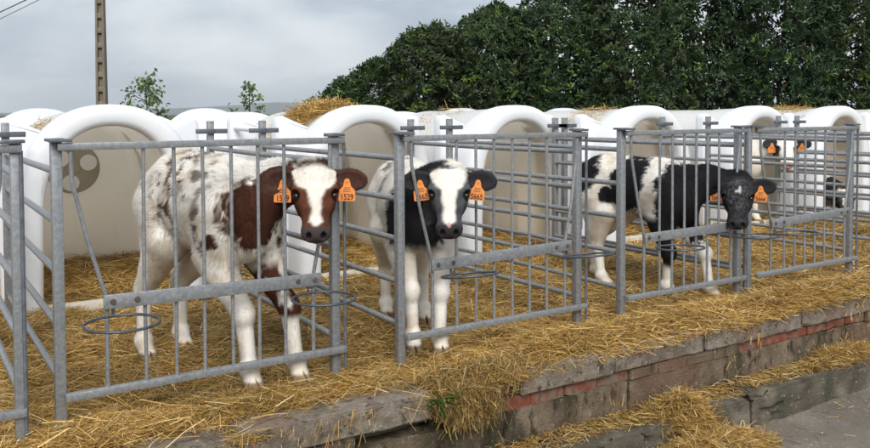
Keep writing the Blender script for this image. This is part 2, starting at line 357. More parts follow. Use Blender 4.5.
def loose_straw():
    # density falls with distance from the viewer's side of the pens
    N = 1650000
    x = rng.uniform(-1.3, 10.5, N); y = 2.98+rng.uniform(0, 1, N)**1.25*3.85
    D2 = (x*.545+y*.839)**2
    keep = rng.uniform(0, 1, N) < np.minimum(1, 7.0/D2)*np.where(y > 5.2, .75, 1)
    # the front edge of the slab is swept nearly bare on the left
    p = np.stack([x, y, x*0], 1); bare = sstep(3.30, 3.04, y)*np.where((x < 1.98), 1.0, np.where(x < 2.45, .0, np.where(x < 4.0, .55, .12)))*sstep(.25, .6, fbm(p, 4, 31, 3)+.12)
    keep &= rng.uniform(0, 1, N) > bare*1.25
    x, y = x[keep], y[keep]
    z = bed_h(x, y)+np.abs(rng.normal(0, .016, len(x)))+.003
    c = np.stack([x, y, z], 1); D = np.sqrt(x*x+y*y)
    dk = .50+.95*fbm(c, 2.6, 44, 3)*(.55+.9*fbm(c, 9, 45, 2))
    print('straw', len(x))
    n2 = 7000; x2 = rng.uniform(-.2, 6.5, n2); y2 = rng.uniform(3.05, 5.0, n2); z2 = bed_h(x2, y2)+np.abs(rng.normal(0, .02, n2))+.012
    tag(put('long_straw', strands('long_straw', np.stack([x2, y2, z2], 1), tilt=.14, Lr=(.12, .30), wr=(.0022, .0042), bend=.2, dark=rng.uniform(.8, 1.25, n2)), M['straw']), 'longer pale straw stems lying on top of the bedding', 'straw', kind='stuff')
    tag(put('loose_straw', strands('loose_straw', c, wscale=np.clip(D/4.2, .85, 2.2), dark=dk), M['straw']), 'loose golden straw stems lying over the bedding', 'straw', kind='stuff')
loose_straw()
def pile(name, label, cx, cy, z0, rx, ry, h, n, rot=0, down=None, Lr=(.06, .2), base=True):
    r = np.sqrt(rng.uniform(0, 1, n)); a = rng.uniform(0, 2*math.pi, n)
    lx, ly = rx*r*np.cos(a), ry*r*np.sin(a)
    prof = np.maximum(0, 1-r**2)
    x = cx+lx*math.cos(rot)-ly*math.sin(rot); y = cy+lx*math.sin(rot)+ly*math.cos(rot)
    bump = .6+.8*fbm(np.stack([x, y, x*0], 1), 9, 12, 2)
    z = z0+h*prof*bump*rng.uniform(.55, 1.05, n)+.004
    if down is not None: z = z+down(x, y)
    c = np.stack([x, y, z], 1)
    me = strands(name, c, tilt=.3, Lr=Lr, bend=.25, dark=.65+.55*rng.uniform(0, 1, n)*1.0)
    o = put(name, me, M['straw']); tag(o, label, 'straw', kind='stuff')
    if base:
        m = 22; vs = [(cx, cy, z0+h*.75+(float(down(np.array([cx]), np.array([cy]))[0]) if down else 0))]; fs = []
        for k, q in enumerate((.35, .65, .92)):
            for j in range(m):
                t = 2*math.pi*j/m; lx, ly = rx*q*math.cos(t), ry*q*math.sin(t); X = cx+lx*math.cos(rot)-ly*math.sin(rot); Y = cy+lx*math.sin(rot)+ly*math.cos(rot)
                vs.append((X, Y, z0+h*(1-q*q)*.75*random.uniform(.7, 1.1)+(float(down(np.array([X]), np.array([Y]))[0]) if down else 0)))
        mb = MB(); mb.add(vs, [(0, 1+j, 1+(j+1) % m) for j in range(m)]+[(1+k*m+j, 1+(k+1)*m+j, 1+(k+1)*m+(j+1) % m, 1+k*m+(j+1) % m) for k in range(2) for j in range(m)])
        bo = mb.build('straw_core', M['bedding'], o); bo['kind'] = 'stuff'
    return o
# spill over the broken slab
def spill():
    n = 3800; t = rng.uniform(0, 1, n)**1.5; x = 2.17+rng.normal(0, .15, n)*(1-.55*t)-.10*t+.05*np.sin(9*t+rng.normal(0, .4, n))
    y = 3.12-.145*sstep(.0, .35, t)-rng.uniform(0, .03, n); z = .045-.19*np.maximum(0, t-.18)/.82+rng.normal(0, .012, n)
    c = np.stack([x, y, z], 1); d = np.stack([rng.normal(0, .8, n), -.5+rng.normal(0, .35, n)*(1-t), -1.0*t+rng.normal(0, .45, n)], 1)
    o = tag(put('spilled_straw', strands('spilled_straw', c, dirs=d, Lr=(.03, .15), bend=.35, dark=rng.uniform(.40, 1.0, n)*(1-.25*t)), M['straw']), 'straw tumbling over the broken slab down the wall', 'straw', kind='stuff')
    mb = MB(); N1 = 9
    vs = []
    for i in range(7):
        q = i/6
        for j in range(N1):
            s = j/(N1-1)*2-1; vs.append((2.17+s*(.22-.17*q)-.10*q, 3.175-.155*sstep(0, .35, np.array([q]))[0]-.025*(1-s*s)*min(1, q*3), .015-.12*max(0, q-.2)/.8))
    mb.add(vs, [(i*N1+j, i*N1+j+1, (i+1)*N1+j+1, (i+1)*N1+j) for i in range(6) for j in range(N1-1)])
    q = mb.build('straw_core', M['bedding'], o); q['kind'] = 'stuff'
spill()
# straw scraps on the ledge and fallen heaps
def scraps():
    n = 9000; x = rng.uniform(1.2, 6.2, n); y = 2.83+rng.uniform(0, 1, n)**.7*.155
    k = rng.uniform(0, 1, n) < sstep(2.80, 2.95, y)*sstep(1.6, 2.6, x)*(.4+.9*noise(np.stack([x, y, x*0], 1), 3.5, 8)); x, y = x[k], y[k]
    z = -.333+np.abs(rng.normal(0, .010, len(x)))+.035*sstep(2.88, 2.99, y)*rng.uniform(0, 1, len(x))
    c1 = np.stack([x, y, z], 1)
    n = 1500; xx = rng.uniform(2.2, 6.0, n); yy = rng.uniform(1.7, 2.79, n); k = rng.uniform(0, 1, n) < .12+.88*sstep(2.35, 2.75, yy)*.7; xx, yy = xx[k], yy[k]
    c2 = np.stack([xx, yy, xx*0-.496+np.abs(rng.normal(0, .003, len(xx)))], 1)
    n = 1500; x3 = rng.uniform(1.0, 5.8, n); t = rng.uniform(0, 1, n)**2; c3 = np.stack([x3, 2.962-.0*t+rng.normal(0, .006, n), .0-.26*t], 1)
    m1 = strands('straw_scraps', np.concatenate([c1, c2]), tilt=.1, Lr=(.02, .10), wr=(.0018, .0038), dark=rng.uniform(.7, 1.05, len(c1)+len(c2)))
    tag(put('straw_scraps', m1, M['straw']), 'scattered straw scraps on the ledge and the yard', 'straw', kind='stuff')
    k = noise(c3, 5, 4) > .55; c3 = c3[k]
    d = np.stack([rng.normal(0, .35, len(c3)), rng.normal(0, .1, len(c3)), -np.ones(len(c3))], 1)
    tag(put('clinging_straw', strands('clinging_straw', c3, dirs=d, Lr=(.02, .07), wr=(.0018, .0035)), M['straw']), 'short straw stems clinging to the face of the wall', 'straw', kind='stuff')
scraps()
pile('straw_heap', 'straw heap slumped off the ledge', 3.36, 2.86, -.36, .21, .11, .12, 3200, rot=-.2, down=lambda x, y: -.45*np.maximum(0, 2.84-y))
pile('straw_heap', 'larger straw heap lying on the yard below the ledge', 3.32, 2.64, -.498, .50, .17, .12, 7000, rot=.05)
pile('straw_heap', 'straw heap on the ledge at the right edge', 4.95, 2.92, -.335, .38, .08, .09, 2600, rot=.02)
pile('straw_heap', 'thick straw heap on top of the wall at the right', 4.9, 3.15, -.0, .9, .14, .11, 7000, base=True)
pile('straw_heap', 'straw heap on the wall top beside the third gate', 3.2, 3.2, .0, .6, .12, .07, 4200)

# ------------------------------------------------------------------ hutches
def prof(hw, top, spring=.60, n=2.25, m=36, z0=-.02):
    pts = [(-hw-.012, z0), (-hw-.006, spring*.5)]
    for k in range(m+1):
        t = math.pi*(1-k/m); c, s = math.cos(t), math.sin(t)
        pts.append((hw*math.copysign(abs(c)**(2/n), c), spring+(top-spring)*abs(s)**(2/n)))
    return pts+[(hw+.006, spring*.5), (hw+.012, z0)]
def loft(mb, rings, cap0=False, cap1=False):
    n = len(rings[0]); vs = [v for q in rings for v in q]
    fs = [(i*n+k, i*n+k+1, (i+1)*n+k+1, (i+1)*n+k) for i in range(len(rings)-1) for k in range(n-1)]
    if cap0: fs.append(tuple(range(n)))
    if cap1: fs.append(tuple((len(rings)-1)*n+k for k in range(n)))
    mb.add(vs, fs)
def hutch_meshes():
    ms = {}
    mb = MB(); seq = [(.405, 1.17, .012), (.43, 1.195, 0), (.49, 1.245, 0), (.528, 1.277, .014), (.547, 1.291, .05), (.55, 1.293, .12), (.549, 1.291, .2), (.537, 1.28, .27), (.519, 1.265, .33)]
    rings = [[(x, y, z) for x, z in prof(hw, t)] for hw, t, y in [(.395, 1.158, .13), (.395, 1.158, .04)]+seq]
    loft(mb, rings); ms['rim'] = mb.mesh('rim', angle=60)
    mb = MB(); out = [(.519, 1.265, .33), (.516, 1.255, .6), (.513, 1.248, .64), (.513, 1.248, 1.40), (.508, 1.238, 1.48), (.49, 1.215, 1.54), (.45, 1.17, 1.565)]
    loft(mb, [[(x, y, z) for x, z in prof(hw, t)] for hw, t, y in out], cap1=True); ms['shell'] = mb.mesh('shell', angle=60)
    mb = MB(); inn = [(.395, 1.158, .13), (.45, 1.20, .15), (.492, 1.226, .18), (.494, 1.228, .60), (.476, 1.212, .63), (.476, 1.212, .68), (.492, 1.226, .71), (.490, 1.222, 1.05), (.474, 1.208, 1.08), (.474, 1.208, 1.12), (.488, 1.22, 1.15), (.484, 1.212, 1.42), (.44, 1.16, 1.50)]
    loft(mb, [[(x, y, z) for x, z in prof(hw, t)] for hw, t, y in inn], cap1=True); ms['lining'] = mb.mesh('lining', angle=60)
    for nm, s in (('l', -1), ('r', 1)):
        P = [p for p in prof(.505, 1.243) if p[0] <= -.33 and p[1] < 1.13 and p[0] < 0]
        poly = [(-.60, -.02), (-.612, .5), (-.617, 1.15), (-.605, 1.195), (-.575, 1.215), (-.545, 1.205), (P[-1][0]-.0, P[-1][1]+.012)]+[(a, c) for a, c in reversed(P)]
        poly = [(a*-s if s > 0 else a, c) for a, c in poly]
        for y0, key in ((.30, 'ear_'), (1.22, 'rear_ear_')):
            mb = MB(); n = len(poly); vs = [(a, y0, c) for a, c in poly]+[(a, y0+.11, c) for a, c in poly]
            mb.add(vs, [tuple(range(n)), tuple(range(2*n-1, n-1, -1))]+[(k, (k+1) % n, n+(k+1) % n, n+k) for k in range(n)])
            ms[key+nm] = mb.mesh('corner_wing', bevel=.016, angle=50)
    mb = MB(); mb.box(-.40, .40, .03, .10, -.02, .085); ms['sill'] = mb.mesh('sill', bevel=.012)
    mb = MB(); mb.tube([(0, 1.488, .82), (0, 1.476, .82)], [.195, .19], n=36); mb.tube([(0, 1.478, .82), (0, 1.470, .82)], [.055, .05], n=20); ms['vent'] = mb.mesh('vent_disc')
    mb = MB(); mb.tube([(0, 1.4735, 0), (0, 1.4685, 0)], .062, n=24); ms['hole'] = mb.mesh('vent_sky_disc')  # solid disc, no real hole; its white stands in for bright sky behind
    mb = MB(); mb.tube([(-.575, .41, 1.10), (-.575, 1.22, 1.115)], .022, n=12); ms['tube'] = mb.mesh('handle_tube')
    return ms
HM = hutch_meshes(); HM['back_shell'] = HM['shell'].copy()
def hutch(loc, rz, label, full=True, tube=False, group=None):
    t = tag(empty('calf_hutch', loc, rz), label, 'calf hutch', group)
    put('shell', HM['shell'] if full else HM['back_shell'], M['shell'] if full else M['white'], t); put('rim', HM['rim'], M['white'], t)
    put('lining', HM['lining'], M['beige'], t)
    for k in ('ear_l', 'ear_r', 'rear_ear_l', 'rear_ear_r'): put('corner_wing', HM[k], M['white'], t)
    if full:
        put('sill', HM['sill'], M['sill'], t); v = put('vent_disc', HM['vent'], M['vent'], t)
        for a in (20, 140, 260):
            put('vent_sky_disc', HM['hole'], M['hole'], v, (math.cos(R(a))*.115, 0, .82+math.sin(R(a))*.115))
    if tube: put('handle_tube', HM['tube'], M['white'], t)
    return t
g = 'white calf hutches in the front row'
hl = ['white arched calf hutch behind the brown and white calf, leftmost', 'white arched calf hutch with a thick straw heap on its roof', 'white arched calf hutch right behind the second gate',
      'white arched calf hutch behind the calf with the black head', 'white arched calf hutch with a calf looking out of it', 'white arched calf hutch behind the fourth gate, last but one on the right', 'white calf hutch cut off by the right edge of the picture']
for i, cx in enumerate(HC): hutch((cx, HY+random.uniform(-.02, .02), 0), R(random.uniform(-1.2, 1.2)), hl[i], True, i in (1, 3), g)
g2 = 'white calf hutches in the back row, seen from behind'
bl = ['back row hutch showing at the far left edge', 'back row hutch behind the leftmost hutch', 'pale domed back row hutch between the two saplings and the straw heap', 'back row hutch roof showing left of the third hutch', 'back row hutch roof showing behind the third and fourth hutches', 'back row hutch roof showing behind the fourth and fifth hutches', 'back row hutch roof showing behind the fifth and sixth hutches']
for i, cx in enumerate([-.35, 1.15, 2.80, 4.55, 6.2, 7.9, 9.6]): hutch((cx, 9.0+random.uniform(-.06, .06), -.0), math.pi+R(random.uniform(-2, 2)), bl[i], False, False, g2)
# straw on roofs
def roof_straw(name, label, cx, x0, x1, y0, y1, h, n):
    x = rng.uniform(x0, x1, n); y = rng.uniform(y0, y1, n)
    q = 1-((x-(x0+x1)/2)/((x1-x0)/2))**2; q2 = 1-((y-(y0+y1)/2)/((y1-y0)/2))**2; k = rng.uniform(0, 1, n) < q*q2*1.4; x, y, q, q2 = x[k], y[k], q[k], q2[k]
    zz = .60+(1.262-.60)*np.maximum(0, 1-np.abs(x/.519)**2.25)**(1/2.25)
    c = np.stack([cx+x, HY+y, zz+.006+h*q*q2*rng.uniform(0, 1, len(x))], 1)
    d = np.stack([rng.normal(0, .7, len(x)), rng.normal(0, 1, len(x)), rng.normal(0, .25, len(x))-.5*np.abs(x)*np.sign(x)*0], 1)
    tag(put(name, strands(name, c, dirs=d, Lr=(.05, .2), wr=(.0025, .005), dark=rng.uniform(.85, 1.3, len(x))), M['straw']), label, 'straw', kind='stuff')
roof_straw('roof_straw', 'thick straw heap on the second hutch roof', HC[1], -.50, .20, .30, 1.0, .075, 7500)
roof_straw('roof_straw', 'thin straw wisps on the fourth hutch roof', HC[3], -.48, .0, .36, .9, .02, 420)
roof_straw('roof_straw', 'thin straw wisps on the sixth hutch roof', HC[5], -.4, .2, .3, 1.2, .03, 700)
roof_straw('roof_straw', 'thin straw wisps on the third hutch roof', HC[2], -.45, .0, .5, 1.2, .01, 160)
roof_straw('roof_straw', 'thin straw wisps on the leftmost hutch shoulder', HC[0], -.5, -.25, .36, .9, .02, 260)

# ------------------------------------------------------------------ gates and side panels
def tube_part(name, pts, r, m, parent, n=10, closed=False):
    mb = MB(); mb.tube(pts, r, n, closed); return mb.build(name, m, parent)
def box_part(name, x0, x1, y0, y1, z0, z1, m, parent, bevel=.003):
    mb = MB(); mb.box(x0, x1, y0, y1, z0, z1); return mb.build(name, m, parent, bevel=bevel)
def gate(x0, w, y, label, tilt=0, rings=(1, 1), rdx=(.02, -.03), rtilt=0):
    t = tag(empty('pen_gate', (x0, y, 0)), label, 'gate', 'galvanised pen gates')
    S = M['steel']; s = w/1.16
    box_part('top_rail', .0, w+.035, -.016, .012, 1.094, 1.122, S, t)
    box_part('bottom_rail', .012, w+.035, -.016, .014, .134, .164, S, t)
    for q in (.312, .431, .547, .668, .785, .904): 
        tube_part('bar', [(q*s, 0, .15), (q*s+random.uniform(-.004, .004), 0, .6), (q*s, 0, 1.105)], .0076, S, t)
    zl = .495-tilt; zr = .495+tilt
    tube_part('bent_bar', [(.045*s, 0, 1.105), (.048*s, 0, .98), (.055*s, 0, .945), (.10*s, 0, .745), (.160*s, 0, zl+.03), (.165*s, 0, zl), (.165*s, 0, .15)], .0085, S, t)
    tube_part('bent_bar', [(1.125*s, 0, 1.105), (1.122*s, 0, .98), (1.115*s, 0, .945), (1.085*s, 0, .745), (1.040*s, 0, zr+.03), (1.036*s, 0, zr), (1.036*s, 0, .15)], .0085, S, t)
    mb = MB(); a, c = .15*s, 1.065*s
    mb.add([(a, -.024, zl-.028), (c, -.024, zr-.028), (c, -.024, zr+.028), (a, -.024, zl+.028), (a, -.0115, zl-.028), (c, -.0115, zr-.028), (c, -.0115, zr+.028), (a, -.0115, zl+.028)],
           [(0, 3, 2, 1), (4, 5, 6, 7), (0, 1, 5, 4), (1, 2, 6, 5), (2, 3, 7, 6), (3, 0, 4, 7)])
    pl = mb.build('cross_plate', S, t, bevel=.003)
    for q in (.185, .275, .955, 1.035):
        zz = zl+(zr-zl)*(q-.15)/.915; tube_part('bolt', [(q*s, -.024, zz), (q*s, -.031, zz)], [.012, .009], M['rust'], pl, n=8)
    for k, q in enumerate((.165, 1.036)):
        if rings[k]:
            cxr = q*s+rdx[k]; zz = (zl, zr)[k]-.052; rr = .135
            tube_part('bucket_ring', [(cxr+rr*math.cos(u), -.175+rr*math.sin(u), zz-rtilt*rr*(math.sin(u)-1)) for u in (2*math.pi*j/40 for j in range(40))], .0058, M['wire'], t, n=8, closed=True)
            tube_part('ring_bracket', [(cxr, -.042, zz), (cxr, -.014, zz+.002), (cxr, -.014, zz+.03)], .006, M['wire'], t, n=6)
    tube_part('hinge_rod', [(w+.033, -.002, .06), (w+.033, -.002, 1.10)], .0075, M['steel_dark'], t, n=8)
    box_part('latch', -.03, .05, -.028, .02, 1.126, 1.138, M['steel_dark'], t, bevel=.002)
    box_part('latch', w-.06, w+.03, -.024, .016, 1.126, 1.138, M['steel_dark'], t, bevel=.002)
    return t
gate(-.83, 1.16, 3.30, 'galvanised gate cut off by the left edge of the picture', .004, rings=(0, 0))
gate(.496, 1.168, GY, 'galvanised barred gate in front of the brown and white calf', -.006)
gate(2.013, 1.15, GY, 'galvanised barred gate the white-faced calf leans its head through', .010, rdx=(.10, .0), rtilt=.15)
gate(3.507, 1.06, GY, 'galvanised barred gate in front of the black-headed calf', .004, rdx=(.11, .02), rtilt=.05)
gate(4.705, 1.155, GY, 'galvanised barred gate at the right end of the row', .012, rings=(1, 0), rdx=(.02, 0), rtilt=.05)
def panel(x, label, side, y0=GY, y1=5.2, front=True):
    """front post, five rails and rear post with hook bar"""
    t = tag(empty('side_panel', (x, y0, 0)), label, 'fence panel', 'galvanised side panels between the pens'); S = M['steel']
    box_part('post', -.020, .020, .018, .058, -.06, 1.128, S, t, bevel=.004)
    box_part('post_cap', -.036, .030, .012, .068, 1.128, 1.140, M['steel_dark'], t, bevel=.002)
    d = y1-y0
    for z in (.205, .412, .62, .815, 1.012):
        tube_part('rail', [(side*.004, .06, z), (side*.004+random.uniform(-.006, .006), d*.5, z+random.uniform(-.006, .006)), (side*.004, d-.015, z)], .0145, S, t, n=12)
    rp = box_part('post', -.02, .02, d-.02, d+.02, -.05, 1.185, S, t, bevel=.003)
    box_part('hook_bar', -.10, .10, d-.042, d-.018, 1.105, 1.135, M['steel_dark'], t, bevel=.003)
    return t
panel(.348, 'side rail panel left of the leftmost post pair, running back out of frame', 1, y0=3.28)
panel(.496, 'side rail panel on the left of the brown and white calf', 1)
panel(1.664, 'side rail panel behind the brown and white calf\'s head', -1)
panel(2.013, 'side rail panel on the left of the white-faced calf', 1)
panel(3.163, 'side rail panel at the right end of the second gate', -1)
panel(3.507, 'side rail panel crossing the black-headed calf\'s rump', 1)
panel(4.568, 'side rail panel just left of the post behind the black calf head', -1)
panel(4.672, 'side rail panel starting behind the black calf head, right post', 1)
panel(5.862, 'side rail panel at the right end of the fourth gate', -1)
panel(6.5, 'side rail panel of the pen beyond the fourth gate, nearer one', 1)
panel(7.6, 'side rail panel of the pen beyond the fourth gate, middle one', -1)
panel(7.92, 'side rail panel of the pen beyond the fourth gate, farthest one', 1)

# ------------------------------------------------------------------ calves (signed-distance body -> one continuous mesh, with fur)
def surface_nets(phi, org, h):
    s = phi < 0; nx, ny, nz = phi.shape
    cnt = np.zeros((nx-1, ny-1, nz-1), np.int8)
    for a in (0, 1):
        for b_ in (0, 1):
            for c in (0, 1): cnt += s[a:nx-1+a, b_:ny-1+b_, c:nz-1+c]
    act = (cnt > 0) & (cnt < 8); ii, jj, kk = np.nonzero(act); idx = np.full(act.shape, -1, np.int32); idx[ii, jj, kk] = np.arange(len(ii))
    acc = np.zeros((len(ii), 3)); num = np.zeros(len(ii)); cs = [(a, b_, c) for a in (0, 1) for b_ in (0, 1) for c in (0, 1)]
    for o1 in cs:
        for ax in range(3):
            if o1[ax]: continue
            o2 = list(o1); o2[ax] = 1
            v1 = phi[ii+o1[0], jj+o1[1], kk+o1[2]]; v2 = phi[ii+o2[0], jj+o2[1], kk+o2[2]]; m = (v1 < 0) != (v2 < 0)
            t = v1[m]/(v1[m]-v2[m]); p = np.tile(np.array(o1, float), (m.sum(), 1)); p[:, ax] += t; acc[m] += p; num[m] += 1
    co = org+h*(np.stack([ii, jj, kk], 1)+acc/num[:, None])
    F = []
    for ax in range(3):
        u, w = [(1, 2), (2, 0), (0, 1)][ax]
        sl0 = [slice(None)]*3; sl1 = [slice(None)]*3; sl0[ax] = slice(0, -1); sl1[ax] = slice(1, None)
        a0, a1 = s[tuple(sl0)], s[tuple(sl1)]; e = np.argwhere(a0 != a1); flip = a0[tuple(e.T)]
        lim = np.array(idx.shape); ok = (e[:, u] >= 1) & (e[:, w] >= 1) & (e[:, u] < lim[u]) & (e[:, w] < lim[w]); e, flip = e[ok], flip[ok]
        q = []
        for du, dw in ((-1, -1), (0, -1), (0, 0), (-1, 0)):
            g_ = e.copy(); g_[:, u] += du; g_[:, w] += dw; q.append(idx[g_[:, 0], g_[:, 1], g_[:, 2]])
        q = np.stack(q, 1); q[~flip] = q[~flip][:, ::-1]; F.append(q)
    return co, np.concatenate(F)
class SDF:
    def __init__(s, lo, hi, h):
        s.h = h; s.lo = np.array(lo, float); n = np.ceil((np.array(hi)-s.lo)/h).astype(int)+1; s.phi = np.full(n, .25, np.float32); s.n = n
    def _win(s, lo, hi):
        a = np.maximum(0, np.floor((np.array(lo)-s.lo)/s.h).astype(int)); b_ = np.minimum(s.n, np.ceil((np.array(hi)-s.lo)/s.h).astype(int)+1)
        sl = tuple(slice(x, y) for x, y in zip(a, b_)); g_ = np.meshgrid(*[s.lo[i]+s.h*np.arange(a[i], b_[i]) for i in range(3)], indexing='ij')
        return sl, np.stack(g_, -1)
    def _mix(s, sl, d, k, sub):
        p = s.phi[sl]
        if sub:
            d = -d; hh = np.maximum(k-np.abs(p-d), 0)/k; s.phi[sl] = np.maximum(p, d)+hh*hh*k*.25
        else:
            hh = np.maximum(k-np.abs(p-d), 0)/k; s.phi[sl] = np.minimum(p, d)-hh*hh*k*.25
    def cone(s, a, b_, ra, rb, k=.03, sq=1.0):
        a, b_ = np.array(a, float), np.array(b_, float); m = max(ra, rb)+k+.03
        sl, P = s._win(np.minimum(a, b_)-m, np.maximum(a, b_)+m)
        S = np.array([1, 1/sq, 1]); ab = (b_-a)*S; q = (P-a)*S; t = np.clip(q@ab/(ab@ab+1e-12), 0, 1)
        d = (np.linalg.norm(q-t[..., None]*ab, axis=-1)-(ra+(rb-ra)*t))*(1 if sq >= 1 else (sq+1)/2); s._mix(sl, d.astype(np.float32), k, False)
    def ell(s, c, r, rot=None, k=.03, sub=False):
        c, r = np.array(c, float), np.array(r, float); m = max(r)+k+.03; sl, P = s._win(c-m, c+m); q = P-c
        if rot is not None: q = q@rot
        k0 = np.linalg.norm(q/r, axis=-1); k1 = np.linalg.norm(q/(r*r), axis=-1)+1e-9; d = k0*(k0-1)/k1; s._mix(sl, d.astype(np.float32), k, sub)
WHITE, CREAM = np.array((.82, .785, .725)), np.array((.58, .47, .33))
def calf(name, label, origin, heading, feet, poll, face, pitch, number, paint, hs=1.0, z0=.0, back=0.0, res=.0068, nfur=110000, head_roll=0, lying=False, ls=1.0, hsc=1.04, tags=(1, 1), ear=(0, 0), furlen=1.0):
    """origin xy, heading (xy unit) ; feet dict local (f,l); poll world xyz; face xy dir; pitch down in rad"""
    hx, hy = heading; O = np.array([origin[0], origin[1], 0.0])
    def loc(w): d = np.array(w, float)-O; return np.array([d[0]*hx+d[1]*hy, -d[0]*hy+d[1]*hx, d[2]])
    def locd(w): return np.array([w[0]*hx+w[1]*hy, -w[0]*hy+w[1]*hx, w[2]])
    P0 = loc(poll); fc = np.array([face[0], face[1], 0.0]); fc /= np.linalg.norm(fc); Z = np.array([0, 0, 1.0])
    u = locd(fc*math.cos(pitch)-Z*math.sin(pitch)); w = locd(fc*math.sin(pitch)+Z*math.cos(pitch)); v = np.cross(w, u)   # v = animal's left
    cr_, sr_ = math.cos(head_roll), math.sin(head_roll); v, w = v*cr_+w*sr_, w*cr_-v*sr_
    B = np.stack([u, v, w], 1); US = .88; hp = lambda a, b_, c: P0+(B@np.array([a*US, b_, c]))*hsc
    lo = np.array([-.85, -.42, -.02]); hi = np.array([.62, .42, 1.18]); 
    ex = np.stack([hp(.36, s_*.27, t_) for s_ in (-1, 1) for t_ in (-.2, .05)]+[hp(-.1, s_*.27, t_) for s_ in (-1, 1) for t_ in (-.2, .05)])
    lo = np.minimum(lo, ex.min(0)-.05); hi = np.maximum(hi, ex.max(0)+.05); lo[2] = min(lo[2], -.05)
    S = SDF(lo, hi, res); bk = back
    T = lambda f, l, z: (f*ls+bk, l, z*hs+z0)
    # trunk
    sq = .80
    S.cone(T(-.44, 0, .80), T(-.30, 0, .805), .145*hs, .19*hs, .05, sq); S.cone(T(-.30, 0, .805), T(-.06, 0, .765), .19*hs, .205*hs, .05, sq+.06)
    S.cone(T(-.06, 0, .765), T(.18, 0, .755), .205*hs, .212*hs, .05, sq+.06); S.cone(T(.18, 0, .755), T(.34, 0, .76), .212*hs, .155*hs, .05, sq)
    S.cone(T(-.40, 0, .90), T(.22, 0, .915), .06*hs, .055*hs, .07)                         # spine ridge
    S.ell(T(.40, 0, .66), (.10, .10, .12), k=.06)                                          # brisket
    for s_ in (-1, 1): S.ell(T(-.27, s_*.115, .90), (.06, .035, .04), k=.06); S.ell(T(-.50, s_*.07, .83), (.035, .03, .035), k=.05)
    # tail
    S.cone(T(-.53, 0, .90), T(-.60, .0, .80), .032, .022, .03); S.cone(T(-.60, 0, .80), T(-.615, .01, .55), .022, .019, .02); S.cone(T(-.615, .01, .55), T(-.60, .015, .42), .028, .016, .02)
    hooves = []
    if not lying:
        for key, s_ in (('hl', 1), ('hr', -1)):
            ff, fl = feet[key]; l0 = s_*.095
            hip = T(-.37, l0, .74); sti = T(-.235, s_*.125, .575); hk = np.array([ff-.075, fl*.75+l0*.25, .345*hs+z0]); fet = np.array([ff-.035, fl, .105*hs+z0]); hoof = np.array([ff+.012, fl, .05+z0])
            S.cone(hip, sti, .155*hs, .092*hs, .06, .78); S.cone(T(-.42, l0, .68), (np.array(sti)+hk)/2+np.array([-.03, 0, 0]), .115*hs, .066*hs, .05, .75); S.cone(sti, hk, .088*hs, .046*hs, .04)
            S.ell(hk+np.array([-.026, 0, .02]), (.034, .026, .045), k=.02)
            S.cone(hk, fet, .037*hs, .030*hs, .02); S.ell(fet, (.041, .041, .036), k=.02); S.ell(fet+np.array([-.035, 0, -.012]), (.012, .022, .012), k=.012); S.cone(fet, hoof, .036*hs, .036*hs, .02); S.cone(hoof, hoof+np.array([.022, 0, -.022]), .040, .044, .01)
            S.ell(hoof+np.array([.05, 0, -.012]), (.045, .0045, .05), k=.006, sub=True); hooves.append(hoof)
        for key, s_ in (('fl', 1), ('fr', -1)):
            ff, fl = feet[key]; l0 = s_*.105
            sh = T(.31, l0, .74); el = T(.28, s_*.115, .565); kn = np.array([ff*.72+(.21+bk)*.28+.02, fl*.8+l0*.2, .335*hs+z0]); fet = np.array([ff-.02, fl, .105*hs+z0]); hoof = np.array([ff+.012, fl, .045+z0])
            S.cone(sh, el, .125*hs, .085*hs, .06, .72); S.cone(T(.34, l0, .66), (np.array(el)+kn)/2, .085*hs, .056*hs, .05, .85); S.cone(el, kn, .072*hs, .045*hs, .04)
            S.ell(kn+np.array([.012, 0, 0]), (.040, .041, .050), k=.025); S.ell(kn+np.array([-.03, 0, .0]), (.018, .022, .03), k=.02)
            S.cone(kn, fet, .036*hs, .030*hs, .02); S.ell(fet, (.041, .041, .036), k=.02); S.ell(fet+np.array([-.035, 0, -.012]), (.012, .022, .012), k=.012); S.cone(fet, hoof, .036*hs, .037*hs, .02); S.cone(hoof, hoof+np.array([.022, 0, -.022]), .041, .045, .01)
            S.ell(hoof+np.array([.05, 0, -.012]), (.045, .0045, .05), k=.006, sub=True); hooves.append(hoof)
    else:
        for s_ in (-1, 1):
            S.cone(T(-.30, s_*.15, .66), T(-.08, s_*.22, .60), .12, .08, .05); S.cone(T(-.08, s_*.22, .60), T(-.30, s_*.24, .555), .06, .04, .03); S.cone(T(-.30, s_*.24, .555), T(-.12, s_*.25, .545), .038, .036, .03)
            S.cone(T(.28, s_*.12, .68), T(.42, s_*.14, .58), .09, .055, .05); S.cone(T(.42, s_*.14, .58), T(.25, s_*.15, .55), .045, .036, .03)
    # neck
    nb = np.array(T(.30, 0, .83)); nm = hp(-.02, 0, -.135)
    mid = (nb*.5+nm*.5)+np.array([.02, 0, .01])
    S.cone(nb, mid, .130*hs, .098, .06, .80); S.cone(np.array(T(.33, 0, .73)), mid, .110*hs, .085, .06, .80); S.cone(mid, nm, .098, .080, .04); S.cone(nm, hp(.06, 0, -.075), .088, .08, .04)
    # head
    S.ell(hp(.050, 0, -.055), (.092, .094, .080), B, .03); S.ell(hp(.110, 0, -.045), (.105, .092, .062), B, .03)
    S.cone(hp(.12, 0, -.062), hp(.275, 0, -.062), .080, .053, .03); S.cone(hp(.07, 0, -.125), hp(.27, 0, -.098), .068, .040, .035)
